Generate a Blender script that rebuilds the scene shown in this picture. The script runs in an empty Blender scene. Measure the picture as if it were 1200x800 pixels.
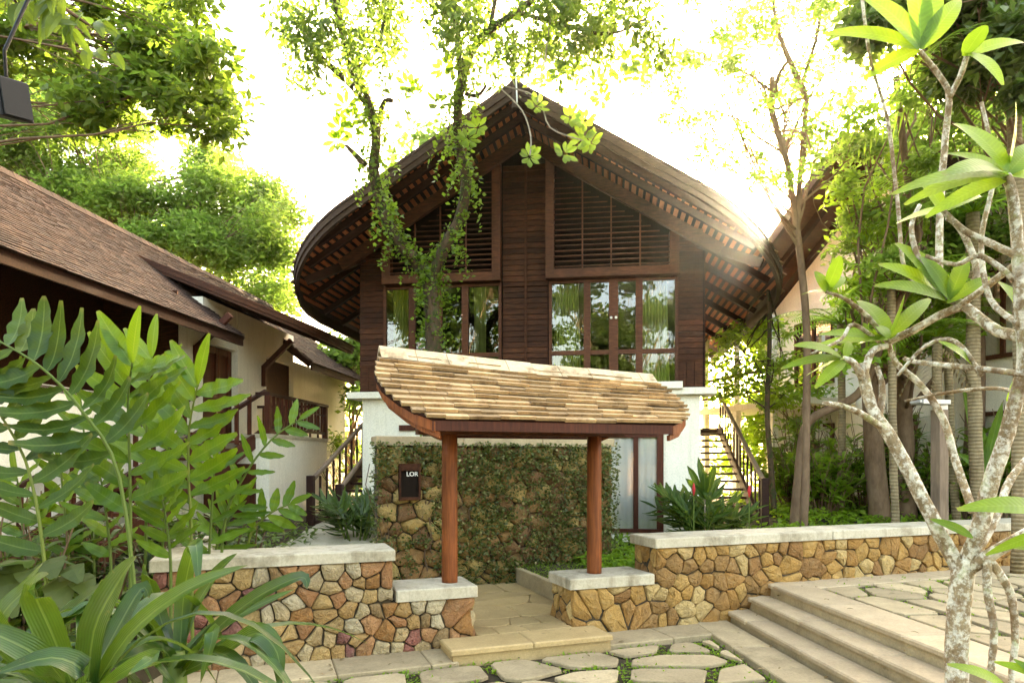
import bpy, math, random
import numpy as np
from mathutils import Vector, Matrix, noise
R = math.radians
random.seed(7)
rng = np.random.default_rng(11)
scene = bpy.context.scene
COL = scene.collection

# ------------------------------------------------------------------ camera, sky, sun, exposure
EYE = 1.95; FPX = 800.0; HY = 540.0
cam = bpy.data.objects.new('camera', bpy.data.cameras.new('camera')); COL.objects.link(cam)
cam.location = (0, 0, EYE); cam.rotation_euler = (R(90), 0, 0)
cam.data.sensor_width = 36; cam.data.lens = 24; cam.data.shift_y = 140/1200
cam.data.clip_start = 0.05; cam.data.clip_end = 900
scene.camera = cam
SUN_EL, SUN_AZ = R(19.4), R(22.45)
world = bpy.data.worlds.new('World'); scene.world = world; world.use_nodes = True
wn = world.node_tree.nodes; wl = world.node_tree.links
sky = wn.new('ShaderNodeTexSky'); sky.sky_type = 'NISHITA'; sky.sun_disc = False
sky.sun_elevation = SUN_EL; sky.sun_rotation = SUN_AZ
sky.air_density = 1.0; sky.dust_density = 6.0; sky.ozone_density = 0.6
wl.new(sky.outputs[0], wn['Background'].inputs[0]); wn['Background'].inputs[1].default_value = 0.15
sun = bpy.data.objects.new('sun', bpy.data.lights.new('sun', 'SUN')); COL.objects.link(sun)
sun.data.energy = 2.6; sun.data.angle = R(0.6); sun.data.color = (1, .93, .80)
to_sun = Vector((math.sin(SUN_AZ)*math.cos(SUN_EL), math.cos(SUN_AZ)*math.cos(SUN_EL), math.sin(SUN_EL)))
sun.rotation_euler = to_sun.to_track_quat('Z', 'Y').to_euler(); sun.location = to_sun*60
vs = scene.view_settings
vs.view_transform = 'Standard'; vs.look = 'None'; vs.gamma = 1; vs.exposure = 4.25
try:
    vs.use_white_balance = True; vs.white_balance_temperature = 8700; vs.white_balance_tint = 9
except Exception: pass
scene.cycles.max_bounces = 8; scene.cycles.transparent_max_bounces = 12
scene.cycles.caustics_reflective = False; scene.cycles.caustics_refractive = False
scene.cycles.use_denoising = True
scene.cycles.sample_clamp_indirect = 6

def P(px, py, Y):                    # a pixel of the photo seen at Y metres from the lens -> world point
    return Vector(((px-600)/FPX*Y, Y, EYE-(py-HY)/FPX*Y))

# ------------------------------------------------------------------ materials
MATS = {}
def newmat(name):
    m = bpy.data.materials.new(name); m.use_nodes = True
    nt = m.node_tree; nt.nodes.clear()
    return m, nt, nt.nodes, nt.links
def ramp(nt, cols, interp='LINEAR'):
    r = nt.nodes.new('ShaderNodeValToRGB'); r.color_ramp.interpolation = interp
    el = r.color_ramp.elements
    while len(el) < len(cols): el.new(0.5)
    for e, (p, c) in zip(el, cols): e.position = p; e.color = (*c, 1)
    return r
def coords(nt, scale=(1, 1, 1), rot=(0, 0, 0)):
    t = nt.nodes.new('ShaderNodeTexCoord'); mp = nt.nodes.new('ShaderNodeMapping')
    mp.inputs['Scale'].default_value = scale; mp.inputs['Rotation'].default_value = rot
    nt.links.new(t.outputs['Object'], mp.inputs[0]); return mp.outputs[0]
def noise_tex(nt, vec, scale, detail=5, rough=.55):
    n = nt.nodes.new('ShaderNodeTexNoise'); n.inputs['Scale'].default_value = scale
    n.inputs['Detail'].default_value = detail; n.inputs['Roughness'].default_value = rough
    nt.links.new(vec, n.inputs['Vector']); return n.outputs['Fac']
def mixc(nt, fac, a, b, mode='MIX'):
    m = nt.nodes.new('ShaderNodeMix'); m.data_type = 'RGBA'; m.blend_type = mode
    for sock, v in ((m.inputs[0], fac), (m.inputs[6], a), (m.inputs[7], b)):
        if isinstance(v, (int, float)): sock.default_value = v
        elif isinstance(v, tuple): sock.default_value = (*v, 1)
        else: nt.links.new(v, sock)
    return m.outputs[2]
def maprange(nt, v, a, b, c=0, d=1):
    m = nt.nodes.new('ShaderNodeMapRange'); nt.links.new(v, m.inputs[0])
    for i, x in enumerate((a, b, c, d)): m.inputs[1+i].default_value = x
    return m.outputs[0]
def island(nt):
    return nt.nodes.new('ShaderNodeNewGeometry').outputs['Random Per Island']
def finish(nt, color, rough=.7, bump=None, bstr=.3, bdist=.01, spec=.3, roughsock=None):
    b = nt.nodes.new('ShaderNodeBsdfPrincipled'); o = nt.nodes.new('ShaderNodeOutputMaterial')
    if isinstance(color, tuple): b.inputs['Base Color'].default_value = (*color, 1)
    else: nt.links.new(color, b.inputs['Base Color'])
    b.inputs['Roughness'].default_value = rough; b.inputs['Specular IOR Level'].default_value = spec
    if roughsock is not None: nt.links.new(roughsock, b.inputs['Roughness'])
    if bump is not None:
        bn = nt.nodes.new('ShaderNodeBump'); bn.inputs['Strength'].default_value = bstr; bn.inputs['Distance'].default_value = bdist
        nt.links.new(bump, bn.inputs['Height']); nt.links.new(bn.outputs[0], b.inputs['Normal'])
    nt.links.new(b.outputs[0], o.inputs[0]); return b

def m_wood(name, dark, light, rough=.55, spec=.3, vary=.5, along='x'):
    m, nt, n, l = newmat(name)
    sc = {'x': (1.2, 14, 14), 'z': (14, 14, 1.2), 'y': (14, 1.2, 14)}[along]
    g = noise_tex(nt, coords(nt, sc), 3.0, 6, .6)
    big = noise_tex(nt, coords(nt), 1.3, 3)
    isl = island(nt)
    c = ramp(nt, [(.3, dark), (.72, light)]); l.new(g, c.inputs[0])
    v = maprange(nt, isl, 0, 1, 1-vary, 1+vary*.6)
    col = mixc(nt, 1.0, c.outputs[0], v, 'MULTIPLY')
    v2 = maprange(nt, big, .3, .7, .75, 1.2)
    col = mixc(nt, 1.0, col, v2, 'MULTIPLY')
    finish(nt, col, rough, g, .35, .004, spec)
    MATS[name] = m; return m
def m_stone(name, cols, dirt=(.10, .07, .04), rough=.9, bscale=16, bstr=1.0, moss=None):
    m, nt, n, l = newmat(name)
    isl = island(nt)
    c = ramp(nt, [((i+.001)/len(cols), k) for i, k in enumerate(cols)], 'CONSTANT'); l.new(isl, c.inputs[0])
    vec = coords(nt)
    n1 = noise_tex(nt, vec, 7, 6, .65); n2 = noise_tex(nt, vec, bscale, 8, .7); n3 = noise_tex(nt, vec, 60, 4, .7)
    f = maprange(nt, n1, .45, .75)
    col = mixc(nt, f, c.outputs[0], mixc(nt, .55, c.outputs[0], dirt))
    col = mixc(nt, 1.0, col, maprange(nt, n3, .25, .75, .72, 1.25), 'MULTIPLY')
    f2 = maprange(nt, n2, .52, .74, 0, .6)
    col = mixc(nt, f2, col, mixc(nt, .35, c.outputs[0], (.62, .52, .33)))
    if moss:
        n4 = noise_tex(nt, vec, 2.6, 5, .7)
        col = mixc(nt, maprange(nt, n4, .56, .72, 0, .75), col, moss)
    ad = n.new('ShaderNodeMath'); ad.operation = 'ADD'; l.new(n2, ad.inputs[0]); l.new(n3, ad.inputs[1])
    finish(nt, col, rough, ad.outputs[0], bstr, .03, .15)
    MATS[name] = m; return m
def m_slab(name, a, b, stain, stain_amt=.6, rough=.8, vary=.25, sscale=2.2, streak=None):
    m, nt, n, l = newmat(name)
    vec = coords(nt); n1 = noise_tex(nt, vec, 3.2, 7, .65); n2 = noise_tex(nt, vec, 40, 6, .7); n3 = noise_tex(nt, vec, sscale, 8, .72)
    c = ramp(nt, [(.3, a), (.7, b)]); l.new(n1, c.inputs[0])
    col = mixc(nt, maprange(nt, n3, .5, .72, 0, stain_amt), c.outputs[0], stain)
    if streak: col = mixc(nt, maprange(nt, noise_tex(nt, coords(nt, (5, 5, .35)), 1.6, 6, .65), .52, .78, 0, streak), col, stain)
    col = mixc(nt, 1.0, col, maprange(nt, n2, .3, .7, .82, 1.15), 'MULTIPLY')
    col = mixc(nt, 1.0, col, maprange(nt, island(nt), 0, 1, 1-vary, 1+vary), 'MULTIPLY')
    finish(nt, col, rough, n2, .3, .006, .25)
    MATS[name] = m; return m
def m_leaf(name, a, b, trans, tfac=.45, rough=.4, spec=.4, c=None, veins=None):
    trans = (trans[1]*.54, trans[1]*.88, trans[2]*1.5)
    m, nt, n, l = newmat(name)
    isl = island(nt)
    stops = [(0, a), (.75, b)] + ([(1, c)] if c else [])
    r = ramp(nt, stops); l.new(isl, r.inputs[0])
    nz = noise_tex(nt, coords(nt), 9 if veins else 1.1, 3)
    col = mixc(nt, 1.0, r.outputs[0], maprange(nt, nz, .3, .7, .72, 1.3), 'MULTIPLY')
    hgt = None
    if veins:
        def at(nm): q = n.new('ShaderNodeAttribute'); q.attribute_name = nm; return q.outputs['Fac']
        def mt(op, x, y=0.0):
            q = n.new('ShaderNodeMath'); q.operation = op
            for i, z in enumerate((x, y)):
                if isinstance(z, (int, float)): q.inputs[i].default_value = z
                else: l.new(z, q.inputs[i])
            return q.outputs[0]
        ac = mt('ABSOLUTE', at('across')); rib = maprange(nt, ac, .03, .10, 1, 0)
        ph = mt('MULTIPLY', ac, 34.0) if veins == 'strap' else mt('SUBTRACT', mt('MULTIPLY', at('along'), 120.0), mt('MULTIPLY', ac, 9.0))
        hgt = mt('SINE', ph); w = maprange(nt, hgt, -1, 1, .94, 1.05) if veins == 'strap' else maprange(nt, hgt, -1, 1, .95, 1.04)
        col = mixc(nt, 1.0, col, w, 'MULTIPLY'); col = mixc(nt, mt('MULTIPLY', rib, .35), col, (.30, .38, .10))
        sp = noise_tex(nt, coords(nt), 17, 5, .7); col = mixc(nt, maprange(nt, sp, .66, .72, 0, .7), col, (.16, .11, .03)); col = mixc(nt, maprange(nt, at('along'), .93, 1.0, 0, .8), col, (.22, .15, .05))
    b1 = n.new('ShaderNodeBsdfPrincipled'); l.new(col, b1.inputs['Base Color'])
    if hgt is not None:
        bn = n.new('ShaderNodeBump'); bn.inputs['Strength'].default_value = .22 if veins == 'strap' else .12; bn.inputs['Distance'].default_value = .004; l.new(hgt, bn.inputs['Height']); l.new(bn.outputs[0], b1.inputs['Normal'])
    b1.inputs['Roughness'].default_value = rough; b1.inputs['Specular IOR Level'].default_value = spec
    t = n.new('ShaderNodeBsdfTranslucent')
    l.new(mixc(nt, 1.0, mixc(nt, .35, col, trans), maprange(nt, isl, 0, 1, .8, 1.25), 'MULTIPLY'), t.inputs[0])
    t.inputs[0].default_value = (*trans, 1)
    mx = n.new('ShaderNodeMixShader'); mx.inputs[0].default_value = tfac
    l.new(b1.outputs[0], mx.inputs[1]); l.new(t.outputs[0], mx.inputs[2])
    # translucent lobe takes the bright leaf green directly
    tc = mixc(nt, 1.0, trans if not veins else mixc(nt, 1.0, trans, w, 'MULTIPLY'), maprange(nt, isl, 0, 1, .7, 1.3), 'MULTIPLY'); l.new(tc, t.inputs[0])
    o = n.new('ShaderNodeOutputMaterial'); l.new(mx.outputs[0], o.inputs[0])
    MATS[name] = m; return m
def m_bark(name, a, b, c=None, scale=6, rings=False, bstr=.6):
    m, nt, n, l = newmat(name)
    vec = coords(nt); n1 = noise_tex(nt, coords(nt, (1, 1, .35)), scale, 7, .7); n2 = noise_tex(nt, vec, scale*1.4, 5, .6)
    r = ramp(nt, [(.3, a), (.68, b)]); l.new(n1, r.inputs[0]); col = r.outputs[0]
    if c: col = mixc(nt, maprange(nt, n2, .5, .58), col, c)
    h = n1
    if rings:
        w = n.new('ShaderNodeTexWave'); w.bands_direction = 'Z'; w.inputs['Scale'].default_value = 5.5; w.inputs['Distortion'].default_value = 1.2
        l.new(vec, w.inputs[0]); h = w.outputs['Fac']
        col = mixc(nt, maprange(nt, h, .0, .25, .75, 0), col, a)
    finish(nt, col, .85, h, bstr, .015, .2)
    MATS[name] = m; return m
def m_plain(name, c, rough=.5, spec=.4, metal=0, nscale=8, var=.15):
    m, nt, n, l = newmat(name)
    nz = noise_tex(nt, coords(nt), nscale, 5)
    col = mixc(nt, 1.0, c, maprange(nt, nz, .3, .7, 1-var, 1+var), 'MULTIPLY')
    b = finish(nt, col, rough, nz, .15, .004, spec); b.inputs['Metallic'].default_value = metal
    MATS[name] = m; return m

m_wood('wood_dark', (.026, .0095, .005), (.100, .034, .014), .7, .15, .45)
m_wood('wood_rafter', (.022, .008, .0045), (.05, .018, .009), .7, .15, .25)
m_wood('wood_batten', (.32, .090, .038), (.48, .15, .065), .7, .15, .25, 'y')
m_wood('wood_frame', (.055, .018, .008), (.125, .042, .017), .6, .2, .25)
m_wood('wood_barge', (.036, .019, .011), (.080, .044, .026), .7, .2, .15)
m_wood('wood_column', (.115, .028, .007), (.29, .080, .022), .5, .25, .15, 'z')
m_wood('wood_red', (.045, .011, .005), (.10, .026, .011), .6, .2, .3, 'z')
m_wood('wood_stair', (.018, .006, .0035), (.05, .016, .009), .6, .2, .3)
m_wood('wood_grey', (.16, .11, .075), (.27, .19, .13), .7, .2, .15, 'z')
m_stone('stone_left', [(.42, .25, .10), (.48, .31, .13), (.30, .115, .085), (.36, .17, .075), (.50, .38, .22), (.40, .26, .11),
                       (.44, .22, .10), (.25, .105, .085), (.46, .32, .16), (.36, .17, .06), (.52, .42, .27), (.30, .19, .09)])
m_stone('stone_right', [(.46, .255, .08), (.53, .315, .11), (.38, .195, .06), (.48, .275, .09), (.30, .15, .055), (.56, .38, .165), (.42, .22, .075), (.35, .19, .07)])
m_stone('stone_screen', [(.46, .29, .10), (.30, .17, .07), (.50, .34, .13), (.25, .13, .06), (.40, .22, .09), (.54, .38, .14)], moss=(.12, .11, .04))
m_slab('slab_cap', (.40, .345, .25), (.51, .45, .34), (.15, .115, .065), .85, .85, .06, 2.6, .7)
m_slab('slab_pave', (.30, .225, .13), (.42, .32, .19), (.15, .11, .06), .55, .8, .22)
m_slab('slab_step', (.33, .245, .15), (.43, .325, .205), (.21, .15, .085), .5, .75, .12)
m_slab('slab_platform', (.33, .22, .10), (.43, .30, .145), (.24, .17, .07), .6, .6, .12)
m_slab('plaster', (.76, .71, .58), (.82, .77, .65), (.50, .45, .32), .4, .9, 0, .8, .45)
m_slab('concrete', (.42, .36, .25), (.52, .46, .34), (.25, .23, .13), .6, .9, .05)
m_slab('tile_canopy', (.33, .20, .095), (.50, .34, .185), (.085, .04, .015), .9, .8, .34, 4.0)
m_slab('tile_ridge', (.46, .33, .195), (.58, .44, .28), (.11, .06, .02), 1.0, .8, .08, 4.2)
m_slab('tile_house', (.16, .085, .05), (.27, .15, .09), (.07, .045, .03), .6, .85, .35, 3)
m_slab('tile_old', (.024, .012, .008), (.060, .032, .020), (.012, .009, .007), .7, .9, .45, 2.5)
m_slab('soil', (.035, .024, .013), (.07, .048, .026), (.035, .04, .015), .7, 1.0, 0, 4)
m_slab('mortar', (.05, .036, .022), (.085, .062, .04), (.03, .025, .015), .6, 1.0, 0)
m_slab('lawn', (.055, .085, .018), (.09, .13, .028), (.06, .045, .02), .6, 1.0, 0, 2)
m_plain('black_metal', (.004, .0038, .0035), .55, .2, 0)
m_plain('grey_metal', (.55, .54, .52), .35, .5, .6)
m_plain('white_paint', (.80, .78, .70), .5, .3)
m_plain('white_cloth', (.86, .85, .80), .9, .1, 0, 8, .02)
m_plain('green_cloth', (.20, .23, .06), .85, .1, 0, 3, .3)
m_plain('room_dark', (.014, .009, .006), .9, .1)
m_plain('red_petal', (.45, .02, .025), .5, .3)
m_plain('brass', (.6, .5, .3), .3, .5, .8)
m_leaf('leaf_tree', (.055, .105, .010), (.095, .16, .016), (.34, .48, .045), .5, .45, .3, (.14, .17, .03))
m_leaf('leaf_over', (.050, .080, .008), (.085, .12, .012), (.30, .38, .025), .45, .45, .3, (.13, .13, .02))
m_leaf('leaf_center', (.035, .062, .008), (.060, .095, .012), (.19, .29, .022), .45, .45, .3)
m_leaf('leaf_vine', (.055, .10, .008), (.09, .15, .012), (.28, .42, .02), .5, .4, .35)
m_leaf('leaf_fig', (.045, .058, .010), (.12, .14, .030), (.20, .24, .03), .3, .4, .4, (.32, .25, .10))
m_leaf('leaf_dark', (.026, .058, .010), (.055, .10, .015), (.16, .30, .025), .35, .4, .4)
m_leaf('leaf_palm', (.085, .17, .014), (.14, .23, .02), (.42, .62, .04), .5, .35, .4, (.14, .16, .03))
m_leaf('leaf_frangipani', (.075, .16, .010), (.105, .20, .014), (.30, .50, .022), .5, .42, .25, None, 'side')
m_leaf('leaf_lily', (.012, .045, .005), (.028, .078, .008), (.10, .23, .012), .35, .3, .4, None, 'strap')
m_leaf('leaf_ginger', (.034, .098, .006), (.062, .145, .009), (.20, .42, .015), .42, .36, .35, None, 'side')
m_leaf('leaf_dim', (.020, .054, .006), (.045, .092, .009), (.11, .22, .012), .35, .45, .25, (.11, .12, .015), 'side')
m_leaf('leaf_cover', (.095, .18, .014), (.16, .26, .022), (.38, .58, .03), .45, .45, .3)
m_leaf('leaf_taro', (.045, .065, .014), (.085, .10, .026), (.15, .2, .03), .35, .5, .2)
m_leaf('leaf_dry', (.20, .13, .06), (.30, .20, .10), (.30, .18, .06), .3, .8, .1)
m_bark('bark_fig', (.035, .022, .013), (.11, .068, .038), (.035, .045, .013), 9, False, 1.0)
m_bark('bark_brown', (.10, .058, .032), (.22, .14, .085), None, 8)
m_bark('bark_grey', (.13, .105, .075), (.30, .25, .19), None, 9)
m_bark('bark_palm', (.13, .095, .05), (.34, .26, .15), None, 6, True)
m_bark('bark_lichen', (.15, .095, .045), (.36, .27, .16), (.58, .53, .42), 13, False, 1.0)
def lichen():
    nt = MATS['bark_lichen'].node_tree; b = nt.nodes['Principled BSDF']; src = b.inputs['Base Color'].links[0].from_socket
    v = coords(nt); n1 = noise_tex(nt, v, 26, 7, .75); n2 = noise_tex(nt, v, 5, 6, .7); n3 = noise_tex(nt, v, 70, 4, .7); n4 = noise_tex(nt, v, 9, 5, .7)
    c = mixc(nt, maprange(nt, n1, .50, .60, 0, .85), src, (.66, .62, .52)); c = mixc(nt, maprange(nt, n2, .50, .62, 0, .8), c, (.17, .10, .05))
    c = mixc(nt, maprange(nt, n4, .56, .64, 0, .55), c, (.30, .33, .14)); c = mixc(nt, 1.0, c, maprange(nt, n3, .3, .7, .7, 1.25), 'MULTIPLY'); nt.links.new(c, b.inputs['Base Color'])
lichen()
def glass():
    m, nt, n, l = newmat('glass')
    t = n.new('ShaderNodeBsdfTransparent'); t.inputs[0].default_value = (.95, .96, .94, 1)
    g = n.new('ShaderNodeBsdfGlossy'); g.inputs['Roughness'].default_value = .012
    lw = n.new('ShaderNodeFresnel'); lw.inputs[0].default_value = 1.5
    f = maprange(nt, lw.outputs[0], 0, 1, .07, 1)
    nz = noise_tex(nt, coords(nt), 1.6, 2); bn = n.new('ShaderNodeBump'); bn.inputs['Strength'].default_value = .05; bn.inputs['Distance'].default_value = .02
    l.new(nz, bn.inputs['Height']); l.new(bn.outputs[0], g.inputs['Normal'])
    mx = n.new('ShaderNodeMixShader'); l.new(f, mx.inputs[0]); l.new(t.outputs[0], mx.inputs[1]); l.new(g.outputs[0], mx.inputs[2])
    o = n.new('ShaderNodeOutputMaterial'); l.new(mx.outputs[0], o.inputs[0]); MATS['glass'] = m
glass()

# ------------------------------------------------------------------ object helpers
def tag(o, label=None, cat=None, group=None, kind=None):
    if label: o['label'] = label
    if cat: o['category'] = cat
    if group: o['group'] = group
    if kind: o['kind'] = kind
    return o
def thing(name, label, cat, loc=(0, 0, 0), group=None):
    o = bpy.data.objects.new(name, None); COL.objects.link(o); o.location = loc; o.empty_display_size = .2
    return tag(o, label, cat, group)
def wloc(o):
    v = Vector((0, 0, 0))
    while o is not None: v += Vector(o.location); o = o.parent
    return v
class MB:
    def __init__(s): s.v = []; s.f = []; s.at = {}
    def add(s, vs, fs):
        b = len(s.v); s.v.extend([tuple(p) for p in vs]); s.f.extend([tuple(i+b for i in f) for f in fs]); return s
    def hexa(s, p):      # 8 corners: bottom 4 ccw, top 4 ccw
        return s.add(p, [(3, 2, 1, 0), (4, 5, 6, 7), (0, 1, 5, 4), (1, 2, 6, 5), (2, 3, 7, 6), (3, 0, 4, 7)])
    def box(s, F, u0, u1, v0, v1, z0, z1):
        return s.hexa([F(u0, v0, z0), F(u1, v0, z0), F(u1, v1, z0), F(u0, v1, z0), F(u0, v0, z1), F(u1, v0, z1), F(u1, v1, z1), F(u0, v1, z1)])
    def bbox(s, F, u0, u1, v0, v1, z0, z1, c=.012):   # box with a chamfered top edge and vertical corners
        def ring(d, z): return [F(u0+d, v0, z), F(u1-d, v0, z), F(u1, v0+d, z), F(u1, v1-d, z), F(u1-d, v1, z), F(u0+d, v1, z), F(u0, v1-d, z), F(u0, v0+d, z)]
        r = [ring(c, z0), ring(c, z1-c)]
        r.append([F(u0+c+c, v0+c, z1), F(u1-c-c, v0+c, z1), F(u1-c, v0+c+c, z1), F(u1-c, v1-c-c, z1), F(u1-c-c, v1-c, z1), F(u0+c+c, v1-c, z1), F(u0+c, v1-c-c, z1), F(u0+c, v0+c+c, z1)])
        vs = [p for k in r for p in k]; fs = [tuple(range(7, -1, -1)), tuple(range(16, 24))]
        for k in range(2):
            for i in range(8): j = (i+1) % 8; fs.append((k*8+i, k*8+j, k*8+8+j, k*8+8+i))
        return s.add(vs, fs)
    def bar(s, a, b, w, h, up=Vector((0, 0, 1))):     # rectangular bar from a to b; w sideways, h along up
        a = Vector(a); b = Vector(b); d = (b-a).normalized(); x = d.cross(up)
        if x.length < 1e-4: x = Vector((1, 0, 0))
        x.normalize(); y = x.cross(d).normalized()
        q = []
        for p in (a, b): q += [p-x*w/2-y*h/2, p+x*w/2-y*h/2, p+x*w/2+y*h/2, p-x*w/2+y*h/2]
        return s.add(q, [(0, 1, 2, 3), (7, 6, 5, 4), (0, 4, 5, 1), (1, 5, 6, 2), (2, 6, 7, 3), (3, 7, 4, 0)])
    def tube(s, pts, rad, n=8, bumpy=0):
        pts = [Vector(p) for p in pts]; m = len(pts)
        if isinstance(rad, (int, float)): rad = [rad]*m
        vs = []; fs = []; x = None
        for i, p in enumerate(pts):
            d = (pts[min(i+1, m-1)]-pts[max(i-1, 0)]).normalized()
            if x is None: x = d.orthogonal().normalized()
            x = (x-d*x.dot(d)).normalized(); y = d.cross(x)
            for k in range(n):
                a = 2*math.pi*k/n; rr = rad[i]*(1+random.uniform(-bumpy, bumpy))
                vs.append(p+x*math.cos(a)*rr+y*math.sin(a)*rr)
        for i in range(m-1):
            for k in range(n):
                j = (k+1) % n; fs.append((i*n+k, i*n+j, i*n+n+j, i*n+n+k))
        fs.append(tuple(range(n-1, -1, -1))); fs.append(tuple((m-1)*n+k for k in range(n)))
        return s.add(vs, fs)
    def leaf(s, base, tip, w, up=Vector((0, 0, 1)), droop=.15, fold=.25, nseg=5, shape='ovate', wave=0):
        base = Vector(base); tip = Vector(tip); L = (tip-base).length
        return s.strap([base+(tip-base)*(i/nseg)+up*(droop*L*4*(i/nseg)*(1-i/nseg)) for i in range(nseg+1)], w, up, fold, shape, wave)
    def strap(s, pts, w, up=Vector((0, 0, 1)), fold=.25, shape='strap', wave=0):
        m = len(pts)-1; vs = []; fs = []; ph = random.uniform(0, 6)
        for i, p in enumerate(pts):
            d = (pts[min(i+1, m)]-pts[max(i-1, 0)]); d.normalize()
            x = d.cross(up)
            if x.length < 1e-3: x = d.orthogonal()
            x.normalize(); nrm = x.cross(d)
            t = i/m
            if shape == 'strap': k = min(1, .55+t*1.2)*(1-max(0, (t-.45)/.55)**2)
            elif shape == 'ovate': k = math.sin(math.pi*min(1, (t*.93+.02))**.8)**.8
            elif shape == 'obovate': k = math.sin(math.pi*(t**1.5))**.8 if t < 1 else 0
            else: k = math.sin(math.pi*t**.9)
            hw = max(w*.5*k, w*.012)
            f1 = fold+wave*math.sin(ph+i*2.1); f2 = fold+wave*math.cos(ph+i*1.7)
            g = len(s.v)+len(vs); s.at[g] = (-1, t); s.at[g+1] = (0, t); s.at[g+2] = (1, t)
            vs += [p-x*hw+nrm*hw*f1, p, p+x*hw+nrm*hw*f2]
        for i in range(m):
            a = i*3; fs += [(a, a+1, a+4, a+3), (a+1, a+2, a+5, a+4)]
        return s.add(vs, fs)
    def cloud(s, pos, size, flat=.5, aspect=.5, hang=0):     # many small folded leaves
        pos = np.asarray(pos, float); N = len(pos)
        if N == 0: return s
        size = np.broadcast_to(np.asarray(size, float), (N,))*rng.uniform(.65, 1.3, N)
        d = rng.normal(size=(N, 3)); d[:, 2] = d[:, 2]*.5-hang; d /= np.linalg.norm(d, axis=1)[:, None]
        nn = rng.normal(size=(N, 3)); nn[:, 2] += flat*3; x = np.cross(d, nn); x /= np.linalg.norm(x, axis=1)[:, None]+1e-9
        n2 = np.cross(x, d)
        L = size[:, None]; w = L*aspect*.5
        q = np.stack([pos, pos+d*L*.42+x*w+n2*w*.25, pos+d*L, pos+d*L*.42-x*w+n2*w*.25], 1).reshape(-1, 3)
        b = len(s.v); s.v.extend(map(tuple, q.tolist()))
        s.f.extend([(b+4*i, b+4*i+1, b+4*i+2, b+4*i+3) for i in range(N)]); return s
    def build(s, name, mat, parent=None, smooth=False, bevel=0):
        me = bpy.data.meshes.new(name)
        off = wloc(parent) if parent is not None else Vector((0, 0, 0))
        vs = np.asarray([tuple(p) for p in s.v], float)-np.asarray(off)
        me.from_pydata(vs.tolist(), [], s.f)
        o = bpy.data.objects.new(name, me); COL.objects.link(o)
        if mat: me.materials.append(MATS[mat])
        if s.at:
            a = np.zeros((len(s.v), 2), np.float32); k = list(s.at); a[k] = [s.at[i] for i in k]
            for nm, c in (('across', 0), ('along', 1)): me.attributes.new(nm, 'FLOAT', 'POINT').data.foreach_set('value', a[:, c].copy())
        if parent is not None: o.parent = parent
        if smooth: me.polygons.foreach_set('use_smooth', [True]*len(me.polygons))
        if bevel:
            md = o.modifiers.new('bevel', 'BEVEL'); md.width = bevel; md.segments = 2; md.limit_method = 'ANGLE'
        return o
class Frame:
    def __init__(s, ox, oy, yaw):
        s.o = Vector((ox, oy, 0)); c, n = math.cos(R(yaw)), math.sin(R(yaw)); s.u = Vector((c, n, 0)); s.w = Vector((-n, c, 0))
    def __call__(s, u, v, z): return s.o+s.u*u+s.w*v+Vector((0, 0, z))
    def px(s, px, py, v=0):      # where the sight line through a pixel meets the frame's plane v -> (u, z)
        k = (px-600)/FPX; o = s.o+s.w*v
        u = (k*o.y-o.x)/(s.u.x-k*s.u.y); Y = o.y+s.u.y*u
        return u, EYE-(py-HY)/FPX*Y
PF = Frame(-.635, 7.06, 20)      # garden wall line and canopy
HF = Frame(.259, 13.0, -8)       # timber house facade
LF = Frame(-6.07, 8.1, -5.5)     # eave line of the house at the left
RF = Frame(8.6, 15.2, -73)       # house behind the trees at the right
WF = Frame(0, 0, 0)
def smoothstep(a, b, x):
    t = min(1, max(0, (x-a)/(b-a))); return t*t*(3-2*t)
def gz(x, y):                    # height of the planted ground behind the garden wall
    side = max(smoothstep(2.8, 4.6, x-.1*(y-8)), smoothstep(2.3, 3.6, -x-.1*(y-8)))
    return .30+(.035+.085*side)*min(max(y-8.5, 0), 5.0)
# ------------------------------------------------------------------ setting: ground, paving, terrace, steps
def struct(mb, name, mat, **k): o = mb.build(name, mat, None, **k); o['kind'] = 'structure'; return o
b = MB()
b.add([(-400, -300, -.03), (400, -300, -.03), (400, 600, -.03), (-400, 600, -.03)], [(0, 1, 2, 3)])
struct(b, 'ground', 'soil')
b = MB()                         # raised planted ground behind the wall line
us = np.concatenate([np.linspace(-60, -8, 8), np.linspace(-7, -1, 13), [-.26, -.25, .5, 1.2, 1.74, 1.75], np.linspace(2.2, 14, 24), np.linspace(16, 80, 9)]); vv = np.concatenate([[.3, 1, 1.8, 2.5, 2.82, 2.83], np.linspace(3.4, 14, 22), np.linspace(16, 90, 10)])
vs = []
for v in vv:
    for u in us:
        p = PF(u, v, 0); z = gz(p.x, p.y)
        if v > 1: z += .05*noise.noise(p*.7)
        vs.append((p.x, p.y, -.04 if (v < .31 or (-.255 < u < 1.745 and v < 2.825)) else z))
n = len(us)
b.add(vs, [(j*n+i, j*n+i+1, j*n+n+i+1, j*n+n+i) for j in range(len(vv)-1) for i in range(n-1)])
struct(b, 'garden_soil', 'soil', smooth=True)
b = MB(); b.box(WF, -9, -3.15, 1.0, 6.2, -.02, .28); struct(b, 'planting_bed', 'soil')

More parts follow.
